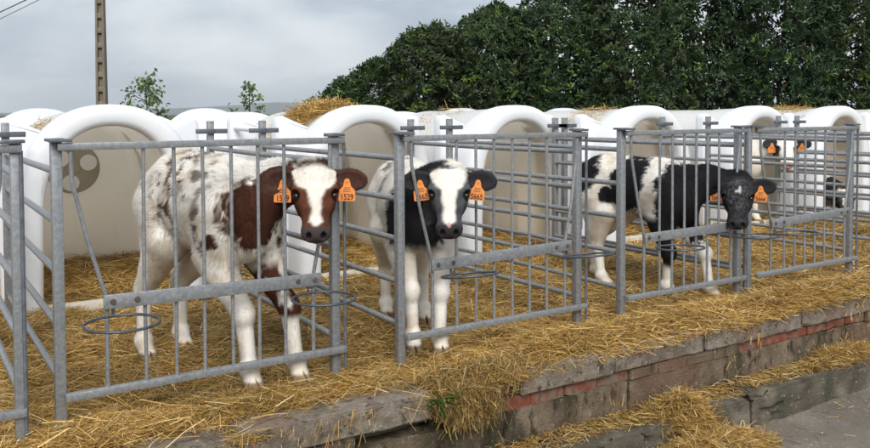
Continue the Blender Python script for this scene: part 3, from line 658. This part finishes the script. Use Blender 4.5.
    for s_ in (-1, 1):
        S.ell(hp(.115, s_*.050, -.105), (.075, .036, .055), B, .035); S.ell(hp(.104, s_*.080, -.020), (.030, .022, .020), B, .02)
        S.ell(hp(.315, s_*.026, -.055), (.030, .030, .030), B, .02)
    S.ell(hp(.300, 0, -.070), (.046, .060, .050), B, .03); S.ell(hp(.285, 0, -.112), (.045, .042, .024), B, .02)
    S.ell(hp(.315, 0, -.104), (.05, .065, .0045), B, .006, True)                            # mouth line
    for s_ in (-1, 1):
        S.ell(hp(.338, s_*.031, -.034), (.016, .012, .020), B, .008, True)                  # nostrils
        S.ell(hp(.132, s_*.088, -.014), (.021, .017, .015), B, .010, True)                  # eye socket
    eyes = []; earc = []; EF = .24
    for s_, ea in ((1, ear[0]), (-1, ear[1])):
        # ear axis: sideways, drooping a little (world down), slightly back
        ax = v*s_*1.0+locd(Z)*(-.10+ea)+locd(fc)*EF; ax /= np.linalg.norm(ax)
        nr = locd(fc)*.9+locd(Z)*.0-u*.2; nr = nr-ax*(nr@ax); nr /= np.linalg.norm(nr); wd = np.cross(nr, ax); RB = np.stack([ax, wd, nr], 1)
        e0 = hp(.025, s_*.075, -.055); ec = e0+ax*.082
        S.cone(e0, e0+ax*.06, .030, .026, .03); S.ell(ec, (.078, .052, .019), RB, .02); S.ell(ec+ax*.004+nr*.021, (.068, .038, .019), RB, .010, True)
        earc.append((ec, ax, wd, nr))
        eyes.append(hp(.132, s_*.079, -.033))
    co, F = surface_nets(S.phi, S.lo, res)
    # normals
    p0, p1, p2, p3 = (co[F[:, i]] for i in range(4)); fn = np.cross(p2-p0, p3-p1); vn = np.zeros_like(co)
    for i in range(4): np.add.at(vn, F[:, i], fn)
    vn /= np.linalg.norm(vn, axis=1, keepdims=True)+1e-9
    pass                                                                     # head coordinates
    hd = lambda c: ((c-P0)@B)/hsc/np.array([US, 1, 1])
    inear = lambda c: np.minimum(*[np.linalg.norm(((c-e)@np.stack([a, b_, n_], 1))/np.array([.105, .07, .034]), axis=1) for e, a, b_, n_ in earc])
    def colour(c):
        q = hd(c); body = c.copy(); body[:, 0] = (body[:, 0]-bk)/ls; body[:, 2] = (body[:, 2]-z0)/hs
        cl = paint(body, q, inear(c) < 1.0)
        # hooves and muddy feet
        for k, h_ in enumerate(hooves):
            d = np.linalg.norm((c-h_)[:, :2], axis=1); m = (d < .11)*sstep(.072+z0, .058+z0, c[:, 2]); cl = cl*(1-m[:, None])+np.array((.20, .14, .085))*m[:, None]
            m2 = (d < .10)*sstep(.16+z0, .05+z0, c[:, 2])*.35*fbm(c, 40, 3, 2); cl = cl*(1-m2[:, None])+np.array((.45, .33, .17))*m2[:, None]
        # nose pad, mouth, nostrils
        return cl
    colr = colour(co)
    root = tag(empty(name, (origin[0], origin[1], 0), math.atan2(hy, hx)), label, 'calf', 'calves in the pens')
    bm_ = put('body', mesh_np('body', co, F, True, colr), M['coat'], root)
    # fur: one short tapered blade per hair, lying back along the body
    ar = np.linalg.norm(fn, axis=1); pr = ar/ar.sum(); fi = rng.choice(len(F), nfur, p=pr); a, b_ = rng.uniform(0, 1, (2, nfur, 1))
    rp = (p0[fi]*(1-a)+p1[fi]*a)*(1-b_)+(p3[fi]*(1-a)+p2[fi]*a)*b_; rn = vn[F[fi, 0]]
    q = hd(rp); onhead = (q[:, 0] > -.03) & (np.abs(q[:, 1]) < .26) & (q[:, 2] > -.2) & (q[:, 2] < .08); pad = onhead & (q[:, 0] > .285); low = rp[:, 2] < .09+z0
    keep = ~pad & ~(low & (rp[:, 2] < .05+z0)); rp, rn, q, onhead = rp[keep], rn[keep], q[keep], onhead[keep]; n = len(rp)
    flow = np.tile(np.array([-1.0, 0, -.55]), (n, 1)); leg = rp[:, 2] < (.55*hs+z0); flow[leg] = (-.25, 0, -1)
    flow[onhead] = (u*1.0+v*0)[None]*np.ones((onhead.sum(), 1))
    swirl = np.stack([fbm(rp, 7, 1, 2), fbm(rp, 7, 31, 2), fbm(rp, 7, 61, 2)], 1)-.5
    flow = flow+swirl*3.0; flow -= rn*(flow*rn).sum(1, keepdims=True); flow /= np.linalg.norm(flow, axis=1, keepdims=True)+1e-9
    ln = np.where(onhead, np.where(q[:, 0] < .08, .017, .009), np.where(leg, .011, .022))*rng.uniform(.6, 1.35, n)*furlen; wd_ = np.where(onhead, .0013, .0016)*rng.uniform(.7, 1.3, n)
    dr = flow+rn*(.30+rng.normal(0, .12, (n, 1)))+rng.normal(0, .16, (n, 3)); dr /= np.linalg.norm(dr, axis=1, keepdims=True)
    sd_ = np.cross(dr, rn+rng.normal(0, .3, (n, 3))); sd_ /= np.linalg.norm(sd_, axis=1, keepdims=True)+1e-9
    V = np.stack([rp-sd_*wd_[:, None]/2-rn*.001, rp+sd_*wd_[:, None]/2-rn*.001, rp+dr*ln[:, None]], 1).reshape(-1, 3)
    cl_ = fbm(rp*np.array([.5, 1, 1]), 42, 91, 2)[:, None]; fcol = np.clip(colour(rp)*rng.uniform(.88, 1.12, (n, 1))*(.84+.32*cl_), 0, .9)  # clump noise puts imitated shading between tufts into the hair colour
    me = mesh_np('fur', V, np.arange(3*n).reshape(-1, 3), True, np.repeat(fcol, 3, 0))
    me.normals_split_custom_set_from_vertices(np.repeat(rn, 3, 0).astype(np.float32))
    fo = put('fur', me, M['fur'], root); fo['kind'] = 'stuff'
    # eyes
    for e in eyes:
        bm = bmesh.new(); bmesh.ops.create_uvsphere(bm, u_segments=16, v_segments=10, radius=.0172); me = bpy.data.meshes.new('eye'); bm.to_mesh(me); bm.free()
        me.polygons.foreach_set('use_smooth', [True]*len(me.polygons)); put('eye', me, M['eye'], root, e)
    # ear tags
    for k, (ec, ax, wd, nr) in enumerate(earc):
        if not tags[k]: continue
        n_ = locd(fc); n_ = n_+ax*random.uniform(-.15, .15); n_[2] = 0.05; n_ /= np.linalg.norm(n_); up_ = np.array([0, 0, 1.0]); rg = np.cross(up_, n_); rg /= np.linalg.norm(rg); up_ = np.cross(n_, rg)
        tl = random.uniform(-.12, .12); rg, up_ = rg*math.cos(tl)+up_*math.sin(tl), up_*math.cos(tl)-rg*math.sin(tl)
        base = ec-ax*.012+nr*.024+np.array([0, 0, -.012])
        Mx = Matrix(((rg[0], up_[0], n_[0], base[0]), (rg[1], up_[1], n_[1], base[1]), (rg[2], up_[2], n_[2], base[2]), (0, 0, 0, 1)))
        outl = [(-.036, -.088), (.036, -.088), (.038, -.082), (.036, -.040), (.018, -.022), (.012, .004), (.006, .012), (-.006, .012), (-.012, .004), (-.018, -.022), (-.036, -.040), (-.038, -.082)]
        mb = MB(); m = len(outl); curve = lambda x_: -.10*x_*x_*20*.3
        mb.add([(x_, y_, 0) for x_, y_ in outl]+[(x_, y_, .003) for x_, y_ in outl], [tuple(range(m)), tuple(range(2*m-1, m-1, -1))]+[(j, (j+1) % m, m+(j+1) % m, m+j) for j in range(m)])
        tg = mb.build('ear_tag', M['tag'], root, smooth=False); tg.matrix_local = Mx
        mb = MB(); mb.tube([(0, 0, .0), (0, 0, .007)], [.008, .006], n=10); mb.build('tag_stud', M['tag'], tg)
        if number:
            fc_ = bpy.data.curves.new('num', 'FONT'); fc_.body = number; fc_.size = .034; fc_.align_x = 'CENTER'; fc_.extrude = .0006; fc_.offset = .0004
            to = bpy.data.objects.new('num', fc_); C.objects.link(to); bpy.context.view_layer.update(); tm = bpy.data.meshes.new_from_object(to.evaluated_get(bpy.context.evaluated_depsgraph_get())); bpy.data.objects.remove(to)
            tm.materials.clear(); t2 = put('tag_number', tm, M['ink'], tg, (0, -.082, .0040)); t2.scale = (.86, 1.1, 1)
        mb = MB(); 
        for q_ in range(3): mb.box(-.017+.002*q_, .015, -.046+.008*q_, -.0435+.008*q_, .0032, .0040)
        mb.build('tag_print', M['hoof'], tg, smooth=False)
    return root

def mixc(a, b_, t): return a*(1-t[:, None])+np.asarray(b_)*t[:, None]
def blob(c, ctr, rad, ns=9, amp=.35, seed=0, soft=.08):
    d = np.linalg.norm((c-np.array(ctr))/np.array(rad), axis=1)+(fbm(c, ns, seed, 3)-.5)*2*amp+(fbm(c, 55, seed+4, 2)-.5)*.35
    return sstep(1+soft, 1-soft, d)
def face_base(q, dark, blaze, muzzle, ears, isear, cream=.0):
    """head colours from head coordinates: dark sides, pale blaze of half width blaze(u), muzzle colour"""
    wob = (fbm(q, 26, 5, 3)-.5)*.030
    hwid = np.interp(q[:, 0], [b_[0] for b_ in blaze], [b_[1] for b_ in blaze])
    t = sstep(.010, -.010, np.abs(q[:, 1])+wob-hwid)*(q[:, 2] > -.135)
    c = np.tile(np.array(dark), (len(q), 1)); c = c*(.45+1.1*fbm(q, 38, 2, 3))[:, None]; c = mixc(c, WHITE*(1-cream)+CREAM*cream, t)
    m = sstep(.288, .306, q[:, 0]+(fbm(q, 50, 8, 2)-.5)*.012)*(q[:, 2] > -.098); c = mixc(c, muzzle, m)
    ch = sstep(-.10, -.112, q[:, 2])*sstep(.24, .27, q[:, 0]); c = mixc(c, np.array(muzzle)*.6+WHITE*.25, ch)
    nst = np.minimum(np.linalg.norm((q-np.array((.336, .031, -.034)))/np.array((.020, .013, .021)), axis=1), np.linalg.norm((q-np.array((.336, -.031, -.034)))/np.array((.020, .013, .021)), axis=1))
    c = mixc(c, (.012, .008, .008), sstep(1.1, .8, nst))
    for s_ in (-1, 1):
        d = np.linalg.norm((q-np.array((.132, s_*.080, -.022)))/np.array((.029, .024, .026)), axis=1); c = mixc(c, np.array(dark)*.15, sstep(1.25, .95, d))
    c = mixc(c, np.array(ears)*(1.15)+.012, isear*1.0); c[isear] *= (.8+.4*fbm(q[isear], 40, 9, 2))[:, None]
    return c
def headmask(q): return sstep(-.05, .01, q[:, 0]+(fbm(q, 20, 6, 2)-.5)*.03)*(np.abs(q[:, 1]) < .125)*(q[:, 2] > -.22)*(q[:, 2] < .09)
def dirt(c, col):
    t = sstep(.42, .72, fbm(c, 11, 71, 3))*.5; col = mixc(col, CREAM, t); b_ = blob(c, (-.05, 0, .55), (.40, .3, .06), amp=.3, seed=3); return mixc(col, CREAM*.85, b_*.4)
BROWN = np.array((.060, .0215, .012)); BLACK = np.array((.014, .014, .016))
def paint_brown(c, q, isear):
    col = dirt(c, np.tile(WHITE, (len(c), 1)))
    sp = sstep(.60, .68, fbm(c, 26, 11, 3)); band = blob(c, (-.10, -.1, .84), (.17, .5, .22), amp=.3, seed=4, soft=.35); spots = sstep(.50, .58, fbm(c*np.array([1, 1, .7]), 25, 19, 3))*band
    col = mixc(col, BROWN*1.6, np.clip(spots*.95+sp*band*.8, 0, 1))
    col = mixc(col, BROWN, sstep(.57, .64, fbm(c, 20, 7, 3))*blob(c, (-.42, 0, .90), (.12, .3, .10), amp=.3, seed=6, soft=.3)*.9)
    col = mixc(col, BROWN, sstep(.60, .66, fbm(c, 18, 8, 3))*blob(c, (.12, 0, .90), (.2, .4, .1), amp=.3, seed=9, soft=.3)*.8)
    nk = blob(c, (.685, 0, .80), (.245, .5, .27), ns=11, amp=.26, seed=2); nk = nk*sstep(1.02, .95, c[:, 2]+(c[:, 0]-.3)*-.25)
    col = mixc(col, BROWN, nk)
    col = mixc(col, BROWN, sstep(.50, .58, fbm(c, 14, 23, 3))*blob(c, (.36, 0, .68), (.13, .5, .20), amp=.3, seed=8, soft=.3))
    leg = (c[:, 1] > .0)*sstep(.29, .32, c[:, 2])*sstep(.56, .5, c[:, 2])*(c[:, 0] > .08); col = mixc(col, BROWN*1.2, leg*sstep(.35, .5, fbm(c, 15, 33, 3)))
    kn = blob(c, (.30, 0, .32), (.14, .3, .05), amp=.4, seed=5)*.5; col = mixc(col, CREAM*.75, kn)
    f = face_base(q, BROWN*2.0, [(-.05, .095), (.04, .092), (.085, .076), (.12, .048), (.17, .028), (.24, .020), (.272, .026), (.292, .012), (.31, 0), (.4, -.02)], (.055, .045, .042), BROWN*.9, isear, .18)
    m = np.maximum(headmask(q), isear*1.0); return mixc(col, 0, m)+f*m[:, None]
def paint_whiteface(c, q, isear):
    col = dirt(c, np.tile(WHITE, (len(c), 1)))
    nk = blob(c, (.52, -.05, .80), (.24, .22, .30), ns=9, amp=.2, seed=12)*sstep(.52, .60, c[:, 2]); col = mixc(col, BLACK*1.3, nk)
    st = sstep(.52, .60, fbm(c*np.array([1, 1, .45]), 13, 14, 3))*blob(c, (-.30, 0, .88), (.30, .5, .17), amp=.3, seed=2, soft=.3); col = mixc(col, (.05, .052, .06), st*.85)
    kn = blob(c, (.30, 0, .33), (.14, .3, .045), amp=.4, seed=5)*.6; col = mixc(col, CREAM*.8, kn)
    f = face_base(q, (.075, .077, .085), [(-.05, .082), (.04, .080), (.08, .066), (.12, .044), (.18, .034), (.24, .030), (.285, .026), (.30, .012), (.315, 0), (.4, -.02)], (.030, .028, .030), BLACK, isear, .12)
    top = blob(q, (-.03, 0, .0), (.035, .05, .05), amp=.4, ns=30, seed=3); f = mixc(f, BLACK, top*.8)
    pk = blob(q, (.300, .0, -.03), (.016, .012, .04), ns=40, amp=.2, seed=7); f = mixc(f, (.62, .36, .32), pk*.8)
    m = np.maximum(headmask(q), isear*1.0); return mixc(col, 0, m)+f*m[:, None]
def paint_blackhead(c, q, isear):
    col = dirt(c, np.tile(WHITE, (len(c), 1)))
    for ctr, rad, sd_ in (((-.44, 0, .88), (.18, .6, .18), 3), ((-.52, -.1, .70), (.055, .3, .16), 4), ((.02, 0, .82), (.16, .6, .22), 5), ((-.16, 0, .72), (.08, .4, .07), 6), ((.50, 0, .72), (.24, .6, .30), 8), ((.68, 0, .85), (.34, .6, .34), 9)):
        col = mixc(col, BLACK, blob(c, ctr, rad, ns=9, amp=.28, seed=sd_))
    lg = (c[:, 1] < .02)*sstep(.22, .27, c[:, 2]+(c[:, 0]-.3)*.3)*sstep(.62, .55, c[:, 2])*(c[:, 0] > .06); col = mixc(col, BLACK, lg)
    col = mixc(col, WHITE, blob(c, (.30, .14, .42), (.14, .12, .13), amp=.2, seed=2)*(c[:, 1] > .03))
    f = face_base(q, BLACK*1.25, [(-.05, -.05), (.5, -.05)], (.026, .025, .027), BLACK, isear)
    gz = sstep(.42, .72, fbm(q, 150, 2, 2))*blob(q, (.12, 0, .0), (.17, .075, .12), amp=.3, ns=18, seed=4, soft=.6); f = mixc(f, (.20, .20, .21), gz*.45*(~isear))
    star = np.maximum(blob(q, (.085, .012, .0), (.030, .008, .08), amp=.35, ns=40, seed=9, soft=.4), blob(q, (.100, -.004, .0), (.012, .016, .08), amp=.35, ns=40, seed=5, soft=.4)); f = mixc(f, (.60, .60, .60), star*.8*(~isear))
    m = np.maximum(headmask(q), isear*1.0); return mixc(col, 0, m)+f*m[:, None]
def paint_pink(c, q, isear):
    col = dirt(c, np.tile(WHITE, (len(c), 1))*.92)
    for ctr, rad, sd_ in (((-.05, .1, .75), (.2, .5, .2), 3), ((.28, .1, .72), (.14, .4, .2), 5)): col = mixc(col, (.10, .09, .085), blob(c, ctr, rad, ns=9, amp=.45, seed=sd_)*.85)
    f = face_base(q, (.06, .06, .065), [(-.05, .095), (.07, .095), (.11, .066), (.15, .060), (.20, .075), (.3, .07), (.4, .07)], (.62, .33, .30), BLACK*1.5, isear, .05)
    m = np.maximum(headmask(q), isear*1.0); return mixc(col, 0, m)+f*m[:, None]

def unit(a, b_): L_ = math.hypot(a, b_); return (a/L_, b_/L_)
def local_feet(origin, heading, fx):
    hx, hy = heading; return {k: ((p[0]-origin[0])*hx+(p[1]-origin[1])*hy, -(p[0]-origin[0])*hy+(p[1]-origin[1])*hx) for k, p in fx.items()}
def mk(name, label, fxp, pollpx, pollY, hn, num, paint, hs, z0, back, pitch, face_adj=0, **kw):
    fx = {k: (onz(*p, z0+.0) if len(p) == 2 else Vector(p)) for k, p in fxp.items()}
    fm = (fx['fl']+fx['fr'])/2; hm = (fx['hl']+fx['hr'])/2; o = (fm+hm)/2; h = unit(fm.x-hm.x, fm.y-hm.y) if hn is None else hn
    ft = local_feet(o, h, fx); pl = ony(*pollpx, pollY); fa = math.atan2(-pl.y, -pl.x)+face_adj
    print(name, 'origin', o[:], 'heading', h, 'feet', ft, 'poll', pl[:])
    return calf(name, label, (o.x, o.y), h, ft, (pl.x, pl.y, pl.z), (math.cos(fa), math.sin(fa)), pitch, num, paint, hs=hs, z0=z0, back=back, **kw)
mk('calf', 'brown and white calf with a white blaze, its head through the leftmost full gate', dict(hr=(147, 364), hl=(184, 354), fr=(252, 394), fl=(299, 386)), (315, 168), 3.35, unit(.16, -1), '1529', paint_brown, 1.05, .0, -.05, R(60), 0.02, ls=.86, nfur=210000)
mk('calf', 'white-faced black and white calf facing the camera', dict(hr=(387, 321), hl=(425, 327), fr=(414, 356), fl=(441, 358)), (449, 170), 3.30, None, '5665', paint_whiteface, .97, .0, -.09, R(62), 0.0, ls=.86)
mk('calf', 'black-headed calf with black and white body and a small star', dict(hr=(4.06, 4.10, 0), hl=(4.20, 4.30, 0), fr=(669, 300), fl=(712, 302)), (738, 180), 3.33, unit(.14, -1), '5666', paint_blackhead, .93, .0, -.05, R(66), 0.0, ls=.86, hsc=.97, ear=(.12, .12))
mk('calf', 'pale calf with a pink nose looking out of its hutch', dict(hr=(7.38, 6.10, .04), hl=(7.56, 6.10, .04), fr=(7.36, 5.42, .04), fl=(7.54, 5.40, .04)), (787, 138), 5.08, unit(.0, -1), '', paint_pink, .92, .04, -.06, R(55), 0.0, res=.010, nfur=14000)
_h = ony(846, 190, 5.55)
calf('calf', 'black and white calf lying inside the hutch behind the fourth gate', (_h.x+.12, 6.05), unit(-.25, -1), {}, tuple(_h), (-.86, -.5), R(35), '', paint_whiteface, hs=.9, z0=-.44, res=.011, nfur=9000, lying=True, ls=.9, tags=(0, 0))

# ------------------------------------------------------------------ trees, hedge, pole, wires
def at_depth(px, depth, z=0.0):
    d = fw*1.0; d.z = 0; d.normalize(); r = Vector((rt0.x, rt0.y, 0)); p = d*depth+r*((px-435)/FPX*depth); return Vector((p.x, p.y, z))
def leaf_cards(name, base, axis, nrm, ln, wd, col):
    """pointed folded leaves: base point, long axis, normal"""
    n = len(base); axis = axis/(np.linalg.norm(axis, axis=1, keepdims=True)+1e-9); s = np.cross(axis, nrm); s /= np.linalg.norm(s, axis=1, keepdims=True)+1e-9; nr = np.cross(s, axis)
    m = base+axis*(ln*.5)[:, None]; V = np.stack([base, m+s*(wd/2)[:, None]+nr*(wd*.18)[:, None], base+axis*ln[:, None]-nr*(ln*.10)[:, None], m-s*(wd/2)[:, None]+nr*(wd*.18)[:, None]], 1)
    b4 = np.arange(n)[:, None]*4; F = np.concatenate([b4+np.array([[0, 1, 2]]), b4+np.array([[0, 2, 3]])])
    return mesh_np(name, V.reshape(-1, 3), F, False, np.repeat(col, 4, 0))
def laurel(px, depth, rad, h, nros, label, seed, lowz=-.5):
    c = at_depth(px, depth, lowz); t = tag(empty('laurel_tree', c), label, 'tree', 'laurel trees in the hedge row')
    r_ = np.random.default_rng(seed)
    mb = MB()
    for k in range(5):
        a = k*1.256+seed; tip = Vector((math.cos(a)*rad*.5, math.sin(a)*rad*.5, h*(.75+.1*math.sin(k*2.1)))); st = Vector((math.cos(a)*.09, math.sin(a)*.09, 0)); m1 = st.lerp(tip, .5)+Vector((math.cos(a+1)*.12, math.sin(a+1)*.12, 0))
        mb.tube([st, st.lerp(m1, .5), m1, m1.lerp(tip, .6), tip], [.075, .06, .045, .03, .012], n=7)
        for q in range(5):
            s0 = st.lerp(tip, .35+.13*q); a2 = r_.uniform(0, 6.28); mb.tube([s0, s0+Vector((math.cos(a2), math.sin(a2), .5))*rad*.3, s0+Vector((math.cos(a2), math.sin(a2), .8))*rad*.55], [.025, .016, .006], n=5)
    mb.build('trunk', M['bark'], t)
    # twig-tip rosettes filling an uneven crown, dense towards the outside
    nros = int(nros*1.5); az = r_.uniform(0, 2*math.pi, nros); zz = r_.uniform(0.06, 1, nros); P = np.stack([np.cos(az), np.sin(az), zz*3], 1)
    lump = .78+.50*fbm(P*1.0+seed, 1.6, seed, 3)-.10
    env = np.sqrt(np.maximum(0, 1-np.maximum(0, (zz-.62)/.38)**2.2))*np.interp(zz, [0, .15, .5], [.78, .95, 1])
    rr = rad*env*lump*(1-.55*r_.uniform(0, 1, nros)**2.2)
    ctr = np.stack([np.cos(az)*rr, np.sin(az)*rr, zz*h*(.93+.12*fbm(P, 1.3, seed+3, 2))], 1)
    hole = fbm(ctr, 1.8, seed+8, 2) > .31; ctr, az, zz, rr = ctr[hole], az[hole], zz[hole], rr[hole]; n = len(ctr)
    out = np.stack([np.cos(az)*.8, np.sin(az)*.8, .35+.8*np.maximum(0, zz-.5)], 1)+r_.normal(0, .38, (n, 3)); out /= np.linalg.norm(out, axis=1, keepdims=True)
    k = 8; base = np.repeat(ctr, k, 0)+r_.normal(0, .028, (n*k, 3)); ro = np.repeat(out, k, 0); tan = r_.normal(0, 1, (n*k, 3)); tan -= ro*(tan*ro).sum(1, keepdims=True); tan /= np.linalg.norm(tan, axis=1, keepdims=True)
    ax = ro*r_.uniform(.25, .8, (n*k, 1))+tan; nr = ro-tan*.4
    g0 = np.array((.023, .045, .013))*r_.uniform(.75, 1.25)*np.array((r_.uniform(.85, 1.25), 1, r_.uniform(.8, 1.2))); tips = r_.uniform(0, 1, n) > .90; tone = r_.uniform(.6, 1.5, n); col = g0*tone[:, None]; col[tips] = np.array((.10, .165, .028))*r_.uniform(.6, 1.2, (tips.sum(), 1)); col = np.repeat(col, k, 0)*r_.uniform(.8, 1.25, (n*k, 1))
    dead = r_.uniform(0, 1, n*k) > .988; col[dead] = (.12, .075, .03)
    me = leaf_cards('crown', base, ax, nr, r_.uniform(.075, .13, n*k), r_.uniform(.030, .046, n*k), col); o = put('crown', me, M['leaf'], t); return t
HD = 15.5
row = [(341, .50, 2.30, 1000, 'lowest laurel tree at the left end of the dark hedge'), (378, .80, 2.72, 1600, 'second laurel tree from the left end of the dark hedge'), (430, 1.0, 3.30, 2400, 'rounded laurel tree third from the left end of the hedge'),
       (494, 1.2, 3.72, 2800, 'tall laurel tree above the second gate\'s hutch'), (562, 1.25, 4.05, 2900, 'tall laurel tree fourth from the right of the hedge'), (634, 1.25, 4.7, 2900, 'tall laurel tree above the third gate'),
       (706, 1.25, 5.3, 2900, 'tall laurel tree above the black-headed calf'), (780, 1.25, 5.3, 2900, 'tall laurel tree above the fourth gate'), (856, 1.3, 5.4, 2900, 'laurel tree at the right edge of the picture'), (930, 1.3, 5.4, 1500, 'laurel tree mostly beyond the right edge of the picture')]
for i, (px, rad, h, nr_, lb) in enumerate(row): laurel(px, HD+.35*math.sin(i*2.3), rad, h, nr_, lb, 11+i)
def sapling(px, depth, h, spread, n, label, seed, thin=False):
    c = at_depth(px, depth, -.5); t = tag(empty('sapling', c), label, 'tree'); r_ = np.random.default_rng(seed); mb = MB()
    mb.tube([(0, 0, 0), (.02, .01, h*.5), (-.01, .02, h)], [.03, .02, .005], n=7); cl = []
    for k in range(13):
        z = h*(.52+.42*k/12); a = k*2.4+seed; q = spread*(1.0-.6*(k/12)**1.4)*r_.uniform(.6, 1.15); e = Vector((math.cos(a)*q, math.sin(a)*q, z+q*.55)); mb.tube([(0, 0, z), (e.x*.5, e.y*.5, z+q*.2), e], [.010, .007, .003], n=5)
        for s_ in (.45, .7, .9, 1.0): cl.append(Vector((0, 0, z)).lerp(e, s_))
    mb.build('trunk', M['bark'], t)
    cl = np.array(cl); k = max(1, n//len(cl)); base = np.repeat(cl, k, 0)+r_.normal(0, spread*.10, (len(cl)*k, 3)); m = len(base); ax = r_.normal(0, 1, (m, 3)); ax[:, 2] -= .4; nr = r_.normal(0, .5, (m, 3))+np.array([0, 0, 1.0])
    col = np.array((.17, .23, .10))*r_.uniform(.6, 1.4, (m, 1)); me = leaf_cards('crown', base, ax, nr, r_.uniform(.07, .13, m), r_.uniform(.06, .10, m), col); put('crown', me, M['soft_leaf'], t)
sapling(147, 17, 2.50, .60, 420, 'young leafy sapling left of the others, beside the pole', 3)
sapling(250, 18, 2.45, .40, 240, 'thin young sapling behind the pale domed hutch', 6)
def bush(px, depth, rad, h, label, seed):
    c = at_depth(px, depth, -.5); t = tag(empty('bush', c), label, 'bush'); r_ = np.random.default_rng(seed); mb = MB()
    for k in range(5): a = k*1.3; mb.tube([(0, 0, 0), (math.cos(a)*rad*.3, math.sin(a)*rad*.3, h*.5), (math.cos(a)*rad*.6, math.sin(a)*rad*.6, h*.85)], [.04, .025, .008], n=6)
    mb.build('trunk', M['bark'], t); n = 2600; d = r_.normal(0, 1, (n, 3)); d /= np.linalg.norm(d, axis=1, keepdims=True); p = d*np.array([rad, rad, h*.45])*(.6+.4*r_.uniform(0, 1, (n, 1)))*(.75+.5*noise(d+9, 2.5, seed))[:, None]+np.array([0, 0, h*.55])
    me = leaf_cards('crown', p, d+r_.normal(0, .6, (n, 3)), r_.normal(0, .5, (n, 3))+np.array([0, 0, 1.0]), r_.uniform(.08, .15, n), r_.uniform(.05, .08, n), np.array((.07, .12, .035))*r_.uniform(.6, 1.4, (n, 1))); put('crown', me, M['soft_leaf'], t)
bush(316, 24, .55, 2.15, 'small light green bush at the left foot of the hedge', 5)
# concrete power pole with recessed rungs, and its wires
pb = at_depth(102.5, 26, -.5); pole = tag(empty('power_pole', pb, -YAW), 'tall weathered concrete power pole on the left', 'pole')
H_ = 7.6
def taper(name, x0, x1, y0, y1, k0, k1, z0, z1, m):
    mb = MB(); mb.add([(x*k, y*k, z) for k, z in ((k0, z0), (k1, z1)) for x, y in ((x0, y0), (x1, y0), (x1, y1), (x0, y1))], [(0, 3, 2, 1), (4, 5, 6, 7), (0, 1, 5, 4), (1, 2, 6, 5), (2, 3, 7, 6), (3, 0, 4, 7)]); return mb.build(name, m, pole, bevel=.01)
taper('flange', -.165, -.085, -.12, .12, 1, .72, 0, H_, M['pole']); taper('flange', .085, .165, -.12, .12, 1, .72, 0, H_, M['pole']); taper('web', -.085, .085, .0, .10, 1, .72, 0, H_, M['pole'])
z = .6
while z < H_-.1:
    k = 1-.28*z/H_; mb = MB(); mb.box(-.084*k, .084*k, -.10*k, .0, z, z+.16); mb.build('rung', M['pole'], pole, bevel=.008); z += .46
top = Vector((pb.x, pb.y, 6.2))
def wire(label, p0, p1, sag, r=.012):
    p0, p1 = Vector(p0), Vector(p1); pts = []
    for k in range(25): t_ = k/24; q = p0.lerp(p1, t_); q.z -= sag*4*t_*(1-t_); pts.append(q)
    o = empty('overhead_wire', p0); mb = MB(); mb.tube([q-p0 for q in pts], r, n=6); w_ = mb.build('cable', M['cable'], o); tag(o, label, 'wire', 'overhead wires')
e1 = at_depth(-330, 40, 0)
mb = MB(); mb.tube([(-.5, -.14, 6.30), (.5, -.14, 6.30)], .04, n=8); mb.build('crossarm', M['steel_dark'], pole)
wire('thicker upper overhead wire at the top left corner', (pb.x-.12, pb.y-.1, 6.34-.5), (e1.x, e1.y, -5.1+4.6), .25, .017)
wire('thinner lower overhead wire at the top left corner', (pb.x+.12, pb.y-.1, 6.34-.5), (e1.x, e1.y+.8, -5.0+4.2), .35, .010)
# weed in the wall crack
wd0 = ony(437, 400, 2.97); t = tag(empty('weed', wd0), 'small green weed growing out of the wall crack', 'weed'); r_ = np.random.default_rng(4)
for k in range(3):
    n = 9; a = r_.normal(0, .8, n); ax = np.stack([np.sin(a), -.5+0*a, .25*np.cos(a)+r_.normal(-.1, .35, n)], 1); bs = r_.normal(0, .006, (n, 3)); col = np.array((.07, .15, .03))*r_.uniform(.7, 1.3, (n, 1))
    put('blade_tuft', leaf_cards('blade_tuft', bs, ax, np.tile(np.array([0, -.4, 1.0]), (n, 1)), r_.uniform(.05, .12, n), r_.uniform(.006, .010, n), col), M['soft_leaf'], t)

# ------------------------------------------------------------------ air
mz, nt, b, out = mat('haze_air'); nt.nodes.remove(b); pv = nt.nodes.new('ShaderNodeVolumePrincipled'); nt.links.new(pv.outputs[0], out.inputs['Volume'])
pv.inputs['Color'].default_value = (.86, .91, .96, 1); pv.inputs['Density'].default_value = 2.4e-4; pv.inputs['Anisotropy'].default_value = .1
mb = MB(); mb.box(-6100, 6100, -6100, 6100, -1.6, 130); tag(mb.build('haze', mz, smooth=False), 'thin pale haze over the far hills', 'haze', kind='stuff')
